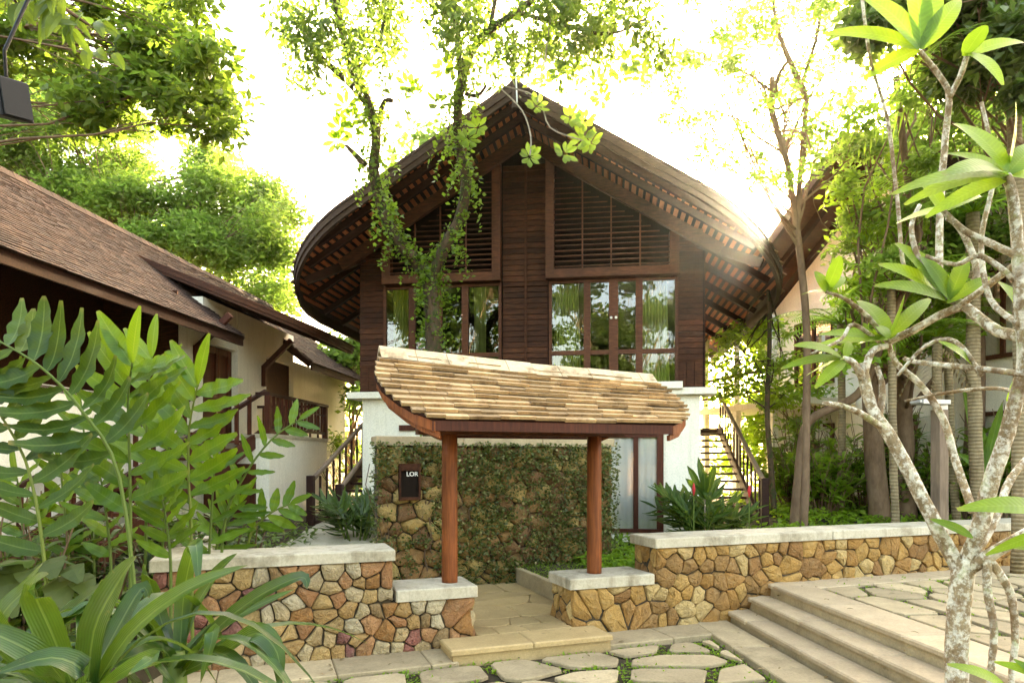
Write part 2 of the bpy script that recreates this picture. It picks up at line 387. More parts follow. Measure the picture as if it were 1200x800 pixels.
def clip(poly, nx, ny, c):       # keep nx*x+ny*y <= c
    out = []; m = len(poly)
    for i in range(m):
        p, q = poly[i], poly[(i+1) % m]; dp = nx*p[0]+ny*p[1]-c; dq = nx*q[0]+ny*q[1]-c
        if dp <= 0: out.append(p)
        if (dp < 0 < dq) or (dq < 0 < dp):
            t = dp/(dp-dq); out.append((p[0]+(q[0]-p[0])*t, p[1]+(q[1]-p[1])*t))
    return out
def voronoi(x0, x1, y0, y1, cell, aspect=1.0, jitter=.42, shear=0, seed=1, vary=0, keep=None):
    rr = random.Random(seed); pts = []
    nx = max(1, round((x1-x0)/(cell*aspect))); ny = max(1, round((y1-y0)/cell))
    for j in range(ny):
        for i in range(nx):
            if vary and rr.random() < vary: continue
            px = x0+(i+.5+(j % 2)*.5-.25+rr.uniform(-jitter, jitter))*(x1-x0)/nx; py = y0+(j+.5+rr.uniform(-jitter, jitter))*(y1-y0)/ny
            c = (min(max(px, x0+.02), x1-.02), min(max(py, y0+.02), y1-.02))
            if keep is None or keep(*c): pts.append(c)
    A = np.array(pts); cells = []
    for i, p in enumerate(pts):
        d = ((A-A[i])**2/np.array([aspect**2, 1])).sum(1); idx = np.argsort(d)[1:22]
        poly = [(x0, y0), (x1, y0), (x1, y1), (x0, y1)]
        for k in idx:
            q = pts[k]; ax, ay = (q[0]-p[0])/aspect**2, q[1]-p[1]
            mx, my = (p[0]+q[0])/2, (p[1]+q[1])/2
            poly = clip(poly, ax, ay, ax*mx+ay*my)
            if len(poly) < 3: break
        if len(poly) >= 3: cells.append((p, poly))
    return cells
def area(poly): return .5*sum(poly[i][0]*poly[(i+1) % len(poly)][1]-poly[(i+1) % len(poly)][0]*poly[i][1] for i in range(len(poly)))
def inset(poly, d):
    m = len(poly); out = list(poly)
    for i in range(m):
        p, q = poly[i], poly[(i+1) % m]; ex, ey = q[0]-p[0], q[1]-p[1]; L = math.hypot(ex, ey)
        if L < 1e-6: continue
        nx, ny = ey/L, -ex/L
        out = clip(out, nx, ny, nx*p[0]+ny*p[1]-d)
        if len(out) < 3: return None
    return out
def soften(poly, k=.22):
    out = []; m = len(poly)
    for i in range(m):
        p, q = poly[i], poly[(i+1) % m]
        out += [(p[0]+(q[0]-p[0])*k, p[1]+(q[1]-p[1])*k), (q[0]-(q[0]-p[0])*k, q[1]-(q[1]-p[1])*k)]
    return out
def stone(mb, poly, gap, depth, to3, rr, dome=.014, k=.2):
    a = inset(poly, gap)
    if not a or area(a) < .0006: return
    # add mid points so that edges are not straight
    pts = []
    m = len(a)
    for i in range(m):
        p, q = a[i], a[(i+1) % m]; pts.append(p); L = math.hypot(q[0]-p[0], q[1]-p[1])
        if L > .05: pts.append(((p[0]+q[0])/2+rr.uniform(-.011, .011), (p[1]+q[1])/2+rr.uniform(-.011, .011)))
    o = soften(pts, k); c = (sum(p[0] for p in o)/len(o), sum(p[1] for p in o)/len(o)); n = len(o)
    def sc(f): return [(c[0]+(p[0]-c[0])*f, c[1]+(p[1]-c[1])*f) for p in o]
    tilt = (rr.uniform(-.2, .2), rr.uniform(-.2, .2))
    def H(p, h): return h+tilt[0]*(p[0]-c[0])+tilt[1]*(p[1]-c[1])
    rings = [[to3(p, -.02) for p in o], [to3(p, H(p, depth*.55)) for p in sc(.985)], [to3(p, H(p, depth+rr.uniform(-.007, .005))) for p in sc(.84)],
             [to3(p, H(p, depth+dome*.8+rr.uniform(-.009, .009))) for p in sc(.45)]]
    vs = [p for r in rings for p in r]+[to3(c, depth+dome)]
    fs = []
    for r in range(3):
        for i in range(n): j = (i+1) % n; fs.append((r*n+i, r*n+j, r*n+n+j, r*n+n+i))
    for i in range(n): fs.append((3*n+i, 3*n+(i+1) % n, 4*n))
    mb.add(vs, fs)
def flag(mb, poly, gap, z, F, h=.035, tilt=.004, rr=random):
    a = inset(poly, gap)
    if not a or area(a) < .004: return
    o = soften(a, .12); n = len(o); c = (sum(p[0] for p in o)/n, sum(p[1] for p in o)/n); tx, ty = rr.uniform(-tilt, tilt), rr.uniform(-tilt, tilt)
    L = max(math.dist(p, c) for p in o); f = max(.5, 1-.012/L)
    def zz(p): return z+tx*(p[0]-c[0])+ty*(p[1]-c[1])
    vs = [F(p[0], p[1], z-h) for p in o]+[F(p[0], p[1], zz(p)-.008) for p in o]+[F(c[0]+(p[0]-c[0])*f, c[1]+(p[1]-c[1])*f, zz(p)) for p in o]
    fs = [tuple(range(2*n, 3*n))]
    for r in range(2):
        for i in range(n): j = (i+1) % n; fs.append((r*n+i, r*n+j, r*n+n+j, r*n+n+i))
    mb.add(vs, fs)

# border slabs at the foot of the wall
def row(mb, F, u0, u1, v0, v1, z0, z1, step, c=.01):
    u = u0
    while u < u1-.05:
        w = min(step*random.uniform(.85, 1.15), u1-u)
        if u1-u-w < .25: w = u1-u
        mb.bbox(F, u+.003, u+w-.003, v0, v1, z0, z1+random.uniform(-.002, .002), c); u += w
b = MB(); row(b, PF, -4.2, -.06, -.56, -.01, -.05, .035, 1.0); row(b, PF, 1.58, 3.30, -.50, -.01, -.05, .035, .9)
struct(b, 'kerb', 'slab_pave')
SX = lambda y, k: 2.59+k*.285+.09*(8.35-y)         # nose of step k at depth y
b = MB(); row(b, Frame(2.59, 8.35, 95.14), -5.8, -.12, .02, .44, -.05, .043, 1.1)
struct(b, 'step_border', 'slab_pave')
# lower paving of irregular flagstones
b = MB(); rr = random.Random(3)
cells = voronoi(-4.4, 3.6, -4.6, -.58, .47, 1.45, .44, seed=9, vary=.12)
for c, poly in cells:
    w = PF(c[0], c[1], 0)
    lim = SX(w.y, 0)-.47
    poly2 = [(p[0], p[1]) for p in poly]
    # cut at the border strip along the steps
    ws = [PF(p[0], p[1], 0) for p in poly]
    if min(p.x-(SX(p.y, 0)-.47) for p in ws) > -.08: continue
    if max(p.x-(SX(p.y, 0)-.47) for p in ws) > 0:
        a0 = Vector((SX(0, 0)-.47, 0, 0)); a1 = Vector((SX(8, 0)-.47, 8, 0))
        l0 = (PF.u.dot(a0-PF.o), PF.w.dot(a0-PF.o)); l1 = (PF.u.dot(a1-PF.o), PF.w.dot(a1-PF.o))
        ex, ey = l1[0]-l0[0], l1[1]-l0[1]; poly2 = clip(poly, ey, -ex, ey*l0[0]-ex*l0[1])
        if len(poly2) < 3: continue
    flag(b, poly2, rr.uniform(.03, .075), .022, PF, rr=rr)
struct(b, 'paving', 'slab_pave')
# terrace and its three steps
b = MB()
ST = Frame(2.59, 8.35, 95.14)    # u runs away from the lens along the steps, v to the left of them
for k in range(3):
    z1 = .148*(k+1)-.003
    v1 = -.285*k
    b.box(ST, -8.5, .1, v1-.60, v1-.03, -.05, z1-.045)
struct(b, 'terrace', 'slab_pave')
b = MB()
for k in range(3):
    u = -8.4
    while u < .1:
        w = min(random.uniform(1.0, 1.3), .12-u); v1 = -.285*k
        d = .48 if k == 2 else .30
        b.bbox(ST, u+.003, u+w-.003, v1-d, v1+.012, .148*(k+1)-.047, .148*(k+1)+random.uniform(-.002, .002), .014); u += w
struct(b, 'steps', 'slab_step')
b = MB(); row(b, PF, 4.02, 11, -.45, -.005, .40, .4405, 1.2); struct(b, 'terrace_border', 'slab_step')
b = MB(); rr = random.Random(5)
for c, poly in voronoi(-8.4, 2.0, -7.0, -1.06, .42, 1.75, .36, seed=21, vary=.12):
    w = ST(c[0], c[1], 0); d = (w-PF.o).dot(PF.w)
    if d > -.3: continue
    if max((ST(p[0], p[1], 0)-PF.o).dot(PF.w) for p in poly) > -.47:
        ua, va = ST.u.dot(PF.w), ST.w.dot(PF.w); cc = -.47-(ST.o-PF.o).dot(PF.w); poly = clip(poly, ua, va, cc)
        if len(poly) < 3: continue
    flag(b, poly, rr.uniform(.025, .055), .441, ST, rr=rr)
struct(b, 'terrace_paving', 'slab_pave')
b = MB(); b.add([ST(-8.4, -1.0, .405), ST(-8.4, -9, .405), PF(11, .05, .405), PF(4.45, .05, .405)], [(0, 1, 2, 3)]); struct(b, 'terrace_soil', 'soil')
# entrance platform under the canopy
b = MB(); b.box(PF, -.115, 1.575, -.53, -.012, -.05, .10); b.box(PF, .27, 1.35, -.012, 2.73, -.05, .10); b.box(PF, -.2, 1.7, .56, 2.73, -.05, .10)
u = -.145
for w in (.85, .89):
    b.bbox(PF, u+.003, u+w-.003, -.56, -.10, .098, .15, .012); u += w
rr = random.Random(2)
for c, poly in voronoi(.27, 1.35, -.10, .56, .40, 1.0, .3, seed=4): flag(b, poly, .004, .15, PF, .05, 0, rr)
for c, poly in voronoi(-.2, 1.7, .56, 2.73, .55, 1.1, .35, seed=5): flag(b, poly, .004, .15, PF, .05, 0, rr)
struct(b, 'platform', 'slab_platform')
b = MB(); row(b, PF, 1.705, 1.80, .56, 2.70, -.04, .37, 3); struct(b, 'platform_edging', 'slab_pave')
b = MB()
pts = [P(285, 652, 8.9), P(420, 650, 8.9), P(425, 604, 14.6), P(345, 602, 14.6)]
pts = [Vector((-3.45, 8.8, .40)), Vector((-1.95, 9.4, .42)), Vector((-2.75, 14.2, .86)), Vector((-4.35, 14.2, .86))]
b.add([p-Vector((0, 0, .3)) for p in pts]+pts, [(4, 5, 6, 7), (0, 1, 5, 4), (1, 2, 6, 5), (2, 3, 7, 6), (3, 0, 4, 7)])
struct(b, 'path', 'concrete')
# small moss and seedlings between the stones
b = MB(); pos = []
for k in range(14000):
    u, v = random.uniform(-3, 3.2), random.uniform(-3.2, -.52); p = PF(u, v, 0)
    if p.x > SX(p.y, 0)-.03 or noise.noise(Vector((p.x*2.2, p.y*2.2, 3))) < -.15: continue
    pos.append((p.x, p.y, -.012+random.uniform(0, .018)))
b.cloud(pos, .040, .4, .55); o = b.build('moss', 'leaf_cover'); tag(o, 'small green weeds and moss growing between the lower flagstones', 'moss', kind='stuff')
b = MB(); pos = []
for k in range(9000):
    u, v = random.uniform(-6, .4), random.uniform(-5.5, -1.0); p = ST(u, v, 0)
    if noise.noise(Vector((p.x*1.7, p.y*1.7, 8))) < -.22: continue
    pos.append((p.x, p.y, .405+random.uniform(0, .022)))
b.cloud(pos, .042, .4, .55); o = b.build('moss', 'leaf_cover'); tag(o, 'small weeds growing in the joints of the terrace flagstones', 'moss', kind='stuff')

b = MB()                         # fallen leaves lying about on the paving and steps
for k in range(150):
    u, v = random.uniform(-2.5, 5.5), random.uniform(-4, -.05); p = PF(u, v, 0); k_ = int((p.x-SX(p.y, 0))/.285)+1 if p.x > SX(p.y, 0) else 0
    z = .038+.148*min(3, k_); z = .157 if (-.1 < u < 1.55 and v > -.52) else z
    a = random.uniform(0, 6.28); L = random.uniform(.03, .075); q = Vector((p.x, p.y, z+.004))
    b.leaf(q, q+Vector((math.cos(a)*L, math.sin(a)*L, random.uniform(0, .012))), L*.5, Vector((0, 0, 1)), .06, .3, 4)
o = b.build('fallen_leaves', 'leaf_dry'); tag(o, 'dry brown fallen leaves scattered over the paving and steps', 'fallen leaves', kind='stuff')
# ------------------------------------------------------------------ garden walls
rr = random.Random(12)
def wall_cells(u0, u1, z1, cell, seed, low=None):
    out = []
    for c, poly in voronoi(u0, u1, .0, z1, cell, 1.1, .36, seed=seed, vary=.16, keep=(lambda x, y: not ((x-low[0])*low[1] > -.01 and y > low[2]-.03)) if low else None):
        if low:                                  # (u where the wall steps down, side, height)
            lu, side, lz = low; inlow = (c[0]-lu)*side > 0
            if inlow and c[1] > lz: continue
            if inlow or (c[1] < lz and abs(c[0]-lu) < .25): poly = clip(poly, 0, 1, lz)
            elif c[1] >= lz: poly = clip(poly, side, 0, side*lu)
            if len(poly) < 3: continue
        out.append(poly)
    return out
def cap(mb, F, u0, u1, v0, v1, z0, z1, step):
    row(mb, F, u0, u1, v0, v1, z0, z1, step, .012)
T = .50
w = thing('stone_wall', 'low garden wall of purple, red and ochre stones with pale cap, partly behind the lily leaves', 'wall', PF(-1.2, 0, 0), 'stone garden walls')
b = MB(); b.box(PF, -2.72, -.615, .012, T, -.1, .955); b.box(PF, -.60, .235, .012, .53, -.1, .535); b.box(PF, -2.72, -2.34, .45, 2.2, -.1, .955); b.build('mortar', 'mortar', w)
b = MB()
for poly in wall_cells(-2.75, .25, .955, .132, 31, (-.6, 1, .535)): stone(b, poly, .0055, .030, lambda p, h: PF(p[0], -h, p[1]), rr)
for c, poly in voronoi(-.02, .55, 0, .535, .14, 1.1, .36, seed=8): stone(b, poly, .006, .018, lambda p, h: PF(.232+h, p[0], p[1]), rr)
for c, poly in voronoi(.0, .5, .54, .955, .14, 1.1, .36, seed=9): stone(b, poly, .006, .012, lambda p, h: PF(-.617+h, p[0], p[1]), rr)
b.build('stones', 'stone_left', w)
b = MB(); cap(b, PF, -2.78, -.575, -.05, T+.05, .958, 1.066, 2.3); cap(b, PF, -2.78, -2.30, T+.055, 2.2, .958, 1.066, 1.4); b.build('cap', 'slab_cap', w)
b = MB(); cap(b, PF, -.572, .285, -.05, .575, .538, .655, 2); b.build('cap', 'slab_cap', w)
w = thing('stone_wall', 'long ochre stone garden wall with pale cap running past the steps and terrace', 'wall', PF(4, 0, 0), 'stone garden walls')
b = MB(); b.box(PF, 1.385, 2.455, .012, .53, -.1, .535); b.box(PF, 2.46, 10.5, .012, T, -.1, .945); b.build('mortar', 'mortar', w)
b = MB()
for poly in wall_cells(1.37, 10.5, .945, .168, 44, (2.44, -1, .535)): stone(b, poly, .0058, .028, lambda p, h: PF(p[0], -h, p[1]), rr)
for c, poly in voronoi(-.02, .55, .1, .535, .15, 1.1, .36, seed=18): stone(b, poly, .006, .018, lambda p, h: PF(1.388-h, .55-p[0], p[1]), rr)
for c, poly in voronoi(0, .5, .54, .945, .17, 1.1, .36, seed=19): stone(b, poly, .006, .012, lambda p, h: PF(2.457-h, .5-p[0], p[1]), rr)
b.build('stones', 'stone_right', w)
b = MB(); cap(b, PF, 2.41, 10.5, -.05, T+.05, .948, 1.06, 2.6); b.build('cap', 'slab_cap', w)
b = MB(); cap(b, PF, 1.335, 2.408, -.05, .575, .538, .655, 2); b.build('cap', 'slab_cap', w)
# screen wall behind the platform, overgrown with creeping fig
w = thing('screen_wall', 'tall rough stone screen wall overgrown with creeping fig behind the wooden columns', 'wall', PF(1.5, 2.75, 0))
b = MB(); b.box(PF, -.31, 3.33, 2.79, 3.10, -.05, 2.17); b.build('mortar', 'mortar', w)
b = MB()
for c, poly in voronoi(-.33, 3.35, .05, 2.17, .21, 1.15, .4, seed=77, vary=.1): stone(b, poly, .008, .035, lambda p, h: PF(p[0], 2.77-h, p[1]), rr, .03)
for c, poly in voronoi(2.77, 3.1, .05, 2.17, .21, 1.0, .3, seed=78): stone(b, poly, .008, .02, lambda p, h: PF(3.34+h, p[0], p[1]), rr, .02)
b.build('stones', 'stone_screen', w, smooth=True)
b = MB(); row(b, PF, -.36, 3.38, 2.69, 3.13, 2.172, 2.30, 1.3, .01); b.build('cap', 'slab_pave', w)
pl = PF.px(479.5, 564, 2.73)
def ivy_density(u, z):
    f = .6*noise.noise(Vector((u*1.9, z*1.9, 5)))+.8*noise.noise(Vector((u*5.5, z*5.5, 9)))
    f += .25 if u > .5 else -.12
    f += .35*smoothstep(1.5, 2.1, z)
    f += .45 if u < -.15 or u > 3.15 else 0
    f -= .55 if (-.3 < u < .45 and .9 < z < 1.75) else 0
    return f
b = MB(); pos = []
for k in range(52000):
    u, z = random.uniform(-.42, 3.42), random.uniform(.12, 2.22)
    if abs(u-pl[0]) < .17 and abs(z-pl[1]) < .27: continue
    f = ivy_density(u, z)
    if random.random() > (.10+.90*smoothstep(-.3, .5, f))*.30: continue
    pos.append(tuple(PF(u, 2.70-random.uniform(0, .06)-.03*max(0, f), z)))
b.cloud(pos, .052, .1, .7, .3)
b.build('leaves', 'leaf_fig', tag(thing('creeping_fig', 'creeping fig covering most of the tall stone screen wall', 'climbing plant', PF(1.5, 2.7, .1)), None))
fig = bpy.data.objects['creeping_fig']
b = MB()
for k in range(26):
    u = random.uniform(-.3, 3.3); z = .12; pts = []
    for i in range(9): pts.append(PF(u, 2.725, z)); u += random.uniform(-.12, .12); z += random.uniform(.12, .3); z = min(z, 2.15)
    b.tube(pts, .007, 5)
b.build('stems', 'bark_brown', fig)
# plaque
s0 = PF.px(467, 586, 2.70); s1 = PF.px(492.5, 543, 2.70); ua, ub, za, zb = s0[0], s1[0], s0[1], s1[1]; W_ = ub-ua
t = thing('plaque', 'dark framed plaque with white letters on the stone screen wall', 'sign', PF(ua, 2.68, za))
b = MB(); F = PF; fr = .03
b.box(F, ua, ua+fr, 2.655, 2.72, za, zb); b.box(F, ub-fr, ub, 2.655, 2.72, za, zb); b.box(F, ua+fr, ub-fr, 2.655, 2.72, za, za+.045); b.box(F, ua+fr, ub-fr, 2.655, 2.72, zb-.10, zb); b.build('frame', 'wood_dark', t, bevel=.004)
b = MB(); b.box(F, ua+fr, ub-fr, 2.69, 2.72, za+.045, zb-.10); b.build('panel', 'room_dark', t)
cu = bpy.data.curves.new('lettering', 'FONT'); cu.body = 'LOR'; cu.size = .088; cu.extrude = .003; cu.offset = .002; cu.align_x = 'RIGHT'
tmp = bpy.data.objects.new('tmp', cu); COL.objects.link(tmp); me_ = bpy.data.meshes.new_from_object(tmp.evaluated_get(bpy.context.evaluated_depsgraph_get())); bpy.data.objects.remove(tmp)
to = bpy.data.objects.new('lettering', me_); COL.objects.link(to); to.parent = t; me_.materials.clear(); me_.materials.append(MATS['white_paint'])
to.location = PF(ub-fr-.004, 2.684, zb-.10-.075)-wloc(t); to.rotation_euler = (R(90), 0, R(20))

# ------------------------------------------------------------------ roofs
def roof_slope(S, n, tmin, tmax, rows, tw, th, skip=None, jit=.15, t_lim=None, lift=.012):
    """S(t, s) -> point on the slope, n its upward normal; one mesh of overlapping flat tiles."""
    mb = MB(); ds = 1/rows
    for i in range(rows):
        s0, s1 = i*ds, min(1.012, (i+1)*ds+.012); a, z = tmin((s0+s1)/2), tmax((s0+s1)/2)
        if t_lim: z = min(z, t_lim)
        t = a-random.uniform(0, tw*.6)
        first = True
        while t < z:
            w = tw*random.uniform(1-jit, 1+jit); ta, tb = max(t, a), min(t+w, z); t += w
            if tb-ta < .03 or (skip and skip((ta+tb)/2, (s0+s1)/2)): continue
            l = th*random.uniform(.8, 1.5); e = random.uniform(-.012, .012)*(1/rows)/.1*0.6
            g = .0025
            lo = [S(ta+g, s1+e*.2), S(tb-g, s1+e*.2), S(tb-g, s0), S(ta+g, s0)]
            h0, h1 = l+lift, lift
            mb.hexa([lo[0]+n*(h0-th), lo[1]+n*(h0-th), lo[2]+n*.001, lo[3]+n*.001, lo[0]+n*h0, lo[1]+n*h0, lo[2]+n*h1, lo[3]+n*h1])
    return mb
def roof_deck(S, n, tmin, tmax, m=40, th=.03):
    mb = MB(); vs = []; fs = []
    for i in range(m+1):
        s = i/m; a, z = tmin(s), tmax(s)
        vs += [S(a, s), S(z, s), S(z, s)-n*th, S(a, s)-n*th]
    for i in range(m):
        a = i*4; fs += [(a, a+1, a+5, a+4), (a+3, a+7, a+6, a+2), (a, a+4, a+7, a+3), (a+1, a+2, a+6, a+5)]
    fs += [(0, 3, 2, 1), (4*m, 4*m+1, 4*m+2, 4*m+3)]
    return mb.add(vs, fs)
def band(mb, pts, z0, z1, o0, o1, side=1):    # vertical band following pts; o0..o1 is its thickness outwards
    m = len(pts)-1; vs = []; fs = []
    for i, p in enumerate(pts):
        d = pts[min(i+1, m)]-pts[max(i-1, 0)]; d.z = 0; d.normalize(); nn = Vector((d.y, -d.x, 0))*side
        vs += [p+nn*o0+Vector((0, 0, z0)), p+nn*o1+Vector((0, 0, z0)), p+nn*o1+Vector((0, 0, z1)), p+nn*o0+Vector((0, 0, z1))]
    for i in range(m):
        a = i*4
        for k in range(4): fs.append((a+k, a+(k+1) % 4, a+4+(k+1) % 4, a+4+k))
    fs += [(0, 1, 2, 3), (4*m+3, 4*m+2, 4*m+1, 4*m)]
    mb.add(vs, fs)
def interp(tab, s):
    for (a, x), (b2, y) in zip(tab, tab[1:]):
        if s <= b2: return x+(y-x)*(s-a)/(b2-a)
    return tab[-1][1]

# ------------------------------------------------------------------ entrance canopy
t = thing('entrance_canopy', 'small entrance canopy with mossy tiled roof on two round wooden columns', 'canopy', PF(.92, .25, 0))
for uc in (.056, 1.78):
    b = MB(); b.tube([PF(uc, .25, z) for z in (.64, .70, 1.4, 2.0, 2.235)], [.084, .086, .085, .084, .083], 24); b.build('column', 'wood_column', t, smooth=True)
b = MB(); b.box(PF, -.30, 2.14, .17, .33, 2.23, 2.36); b.build('beam', 'wood_frame', t)
zr = lambda u: 2.975-.046*(u-.93)+.012*abs(u-.93)
EV = 2.335
def S_front(u, s): return PF(u, .25-.95*s, zr(u)+(EV-zr(u))*s)
def S_back(u, s): return PF(u, .25+.95*s, zr(u)+(EV-zr(u))*s)
Lf = [(0, -.66), (.2, -.76), (.4, -.80), (.6, -.76), (.8, -.62), (.92, -.50), (1, -.36)]
Rt = [(0, 2.52), (.2, 2.58), (.4, 2.61), (.6, 2.60), (.8, 2.52), (.92, 2.40), (1, 2.24)]
lo, hi = (lambda s: interp(Lf, s)), (lambda s: interp(Rt, s))
nf = (S_front(1, 0)-S_front(0, 0)).cross(S_front(0, 0)-S_front(0, 1)).normalized(); nf = nf if nf.z > 0 else -nf
nb = (S_back(1, 0)-S_back(0, 0)).cross(S_back(0, 0)-S_back(0, 1)).normalized(); nb = nb if nb.z > 0 else -nb
rf = roof_deck(S_front, nf, lo, hi, 24); lob = lambda s: lo(s)+.60*s; rb = roof_deck(S_back, nb, lob, hi, 24)
rf.add(rb.v, rb.f); roof = rf.build('roof', 'wood_rafter', t)
mb = roof_slope(S_front, nf, lo, hi, 12, .30, .034, jit=.3); m2 = roof_slope(S_back, nb, lob, hi, 12, .30, .022, jit=.3); mb.add(m2.v, m2.f)
mb.build('tiles', 'tile_canopy', roof)
b = MB(); u = -.70
while u < 2.54:
    w = random.uniform(.30, .38); ub_ = min(u+w, 2.55)
    r0 = random.uniform(.0, .008)
    vs = []
    for q in (u+.003, ub_-.003):
        z = zr(q)
        vs += [PF(q, .08, z-.075+r0), PF(q, .235, z+.062+r0), PF(q, .25, z+.068+r0), PF(q, .265, z+.062+r0), PF(q, .42, z-.075+r0), PF(q, .25, z+.02)]
    b.add(vs, [(0, 1, 7, 6), (1, 2, 8, 7), (2, 3, 9, 8), (3, 4, 10, 9), (4, 5, 11, 10), (5, 0, 6, 11), (5, 4, 3, 2, 1, 0), (6, 7, 8, 9, 10, 11)]); u += w
b.build('ridge_tiles', 'tile_ridge', roof)
for side, lim in ((1, lo), (-1, hi)):        # curved end boards, one at each end
    b = MB()
    for S in (S_front, S_back):
        lm = lob if (S is S_back and side == 1) else lim; pts = [S(lm(s)+.03*side, s) for s in np.linspace(0, 1, 26)]
        band(b, pts, -.115, -.022, -.028, .012, 1 if (S is S_front) == (side == 1) else -1)
        pts2 = [S(lm(s)+.07*side, s) for s in np.linspace(.0, 1, 26)]
        band(b, pts2, -.175, -.117, -.028, .008, 1 if (S is S_front) == (side == 1) else -1)
    b.build('end_board', 'wood_column', roof)
b = MB()
for vv_ in (-.685, 1.17):
    b.box(PF, -.36 if vv_ < 0 else .2, 2.22, vv_-.02, vv_+.02, EV-.105, EV-.012)
b.build('fascia', 'wood_red', roof)
b = MB()
for u in np.linspace(-.02, 2.1, 7):
    for sg in (1, -1): b.bar(PF(u, .25, 2.86), PF(u, .25-sg*.90, 2.285), .045, .07)
b.build('rafters', 'wood_rafter', roof)

# ------------------------------------------------------------------ timber house
h = thing('timber_house', 'dark timber gabled house with boat shaped roof, shuttered louvers and white ground floor', 'house', HF(0, 0, 0))
W = 3.286; ZR = 8.33; SL = .62; EAVE = 4.9; VF = -1.5; BACK = 10.0
zroof = lambda u: ZR-SL*abs(u)
hp = HF.px
# roof
def endv(s):                                # plan of the front edge: straight, then sweeping back to the eave
    u = s*EAVE
    if u < 2.9: return VF
    q = min(1, (u-2.9)/(EAVE-2.9)); return VF+3.3*(1-(1-q**2.2)**.5)
rt = None
decks = MB(); tiles = MB(); batt = []; 
for sg in (-1, 1):
    S = lambda tt, s, sg=sg: HF(sg*EAVE*s, tt, ZR-SL*EAVE*s)
    nn = Vector((0, 0, 1))*1+HF.u*sg*SL; nn.normalize()
    d = roof_deck(S, nn, endv, lambda s: BACK, 60, .035); decks.add(d.v, d.f)
    d = roof_slope(S, nn, endv, lambda s: BACK, 30, .24, .022); tiles.add(d.v, d.f)
roof = decks.build('roof', 'wood_rafter', h)
tiles.build('tiles', 'tile_house', roof)
for sg in (-1, 1):
    S = lambda tt, s, sg=sg: HF(sg*EAVE*s, tt, ZR-SL*EAVE*s)
    nn = Vector((0, 0, 1))+HF.u*sg*SL; nn.normalize()
    b = MB(); s = .03
    while s < .99:
        t0 = endv(s)+.06
        b.bar(S(t0, s)-nn*.052, S(min(t0+8, 8), s)-nn*.055, .078, .036, nn); s += .026
    b.build('battens', 'wood_batten', roof)
    for tv in (-1.10, -.62, .55, 1.6, 2.7, 3.9, 5.2, 6.5):
        smax = 1.0
        while smax > .3 and endv(smax) > tv-.08: smax -= .01
        s_in = 0 if tv < 0 else W/EAVE+.01
        if smax-s_in < .05: continue
        b = MB(); b.bar(S(tv, s_in)-nn*.14, S(tv, smax-.015)-nn*.13, .085, .12, nn); b.build('rafter', 'wood_rafter', roof)
    # barge board with two mouldings, then the fascia along the eave
    ss = np.concatenate([np.linspace(0, .58, 12), np.linspace(.6, 1, 40)])
    pts = [S(endv(s)+.02, s) for s in ss]+[S(t_, 1.0) for t_ in np.linspace(endv(1)+.2, BACK, 6)]
    sd = -1 if sg == 1 else 1
    sd = 1 if sg == -1 else -1
    b = MB(); band(b, pts, -.135, -.02, -.05, .045, -sd); band(b, pts, -.235, -.137, -.05, .015, -sd); band(b, pts, -.018, .035, -.02, .06, -sd)
    b.build('bargeboard', 'wood_barge', roof)
b = MB(); b.tube([HF(0, VF-.02, ZR-.45), HF(0, VF-.02, 9.0)], [.05, .04], 10); b.build('finial', 'wood_barge', roof)
b = MB(); b.bar(HF(.05, VF-.1, ZR-.40), HF(.02, VF-.1, ZR+.30), .035, .02); b.build('finial_blade', 'grey_metal', roof)
b = MB()
for q in np.arange(VF, BACK, .33): b.hexa([HF(-.16, q, ZR-.06), HF(.16, q, ZR-.06), HF(.16, q+.32, ZR-.06), HF(-.16, q+.32, ZR-.06), HF(-.04, q, ZR+.075), HF(.04, q, ZR+.075), HF(.04, q+.32, ZR+.075), HF(-.04, q+.32, ZR+.075)])
b.build('ridge_tiles', 'tile_house', roof)
# diagonal struts under the swept corner
for sg in (-1, 1):
    b = MB(); b.bar(HF(sg*3.2, .0, 5.95), HF(sg*4.25, -.35, zroof(4.25)-.26), .11, .16); b.build('strut', 'wood_rafter', roof)
    b = MB(); b.bar(HF(0, -.32, ZR-.42), HF(sg*3.55, -.32, zroof(3.55)-.42), .1, .22, HF.u*sg*SL+Vector((0, 0, 1))); b.build('barge_rafter', 'wood_dark', roof)
# upper wall
ztop = 3.3
b = MB(); vs = []
for v in (.06, .14):
    vs += [HF(-W, v, ztop), HF(W, v, ztop), HF(W, v, zroof(W)-.1), HF(0, v, ZR-.1), HF(-W, v, zroof(W)-.1)]
b.add(vs, [(0, 1, 2, 3, 4), (9, 8, 7, 6, 5)]+[(i, (i+1) % 5+0, (i+1) % 5+5, i+5) for i in range(5)])
# opening for the windows is left by building the wall as strips instead
b = MB()
wl0, wl1 = hp(450, 0)[0], hp(588, 0)[0]; wr0, wr1 = hp(643, 0)[0], hp(794, 0)[0]
zw0, zw1 = 3.42, hp(700, 327)[1]
for a, c, z0, z1 in ((-W, wl0, ztop, zw1), (wl1, wr0, ztop, zw1), (wr1, W, ztop, zw1)): b.box(HF, a, c, .05, .14, z0, z1)
for a, c in ((-W, 0), (0, W)):
    vs = []
    for v in (.05, .14): vs += [HF(a, v, zw1), HF(c, v, zw1), HF(c, v, zroof(c)-.12), HF(a, v, zroof(a)-.12)]
    b.add(vs, [(0, 1, 2, 3), (7, 6, 5, 4), (0, 4, 5, 1), (1, 5, 6, 2), (2, 6, 7, 3), (3, 7, 4, 0)])
for sg in (-1, 1): b.box(HF, sg*W-.04, sg*W+.04, .145, BACK-.8, ztop, zroof(W)-.12)
b.box(HF, -W, W, BACK-.8, BACK-.7, 0, zroof(W)-.12)
upper = b.build('upper_wall', 'room_dark', h)
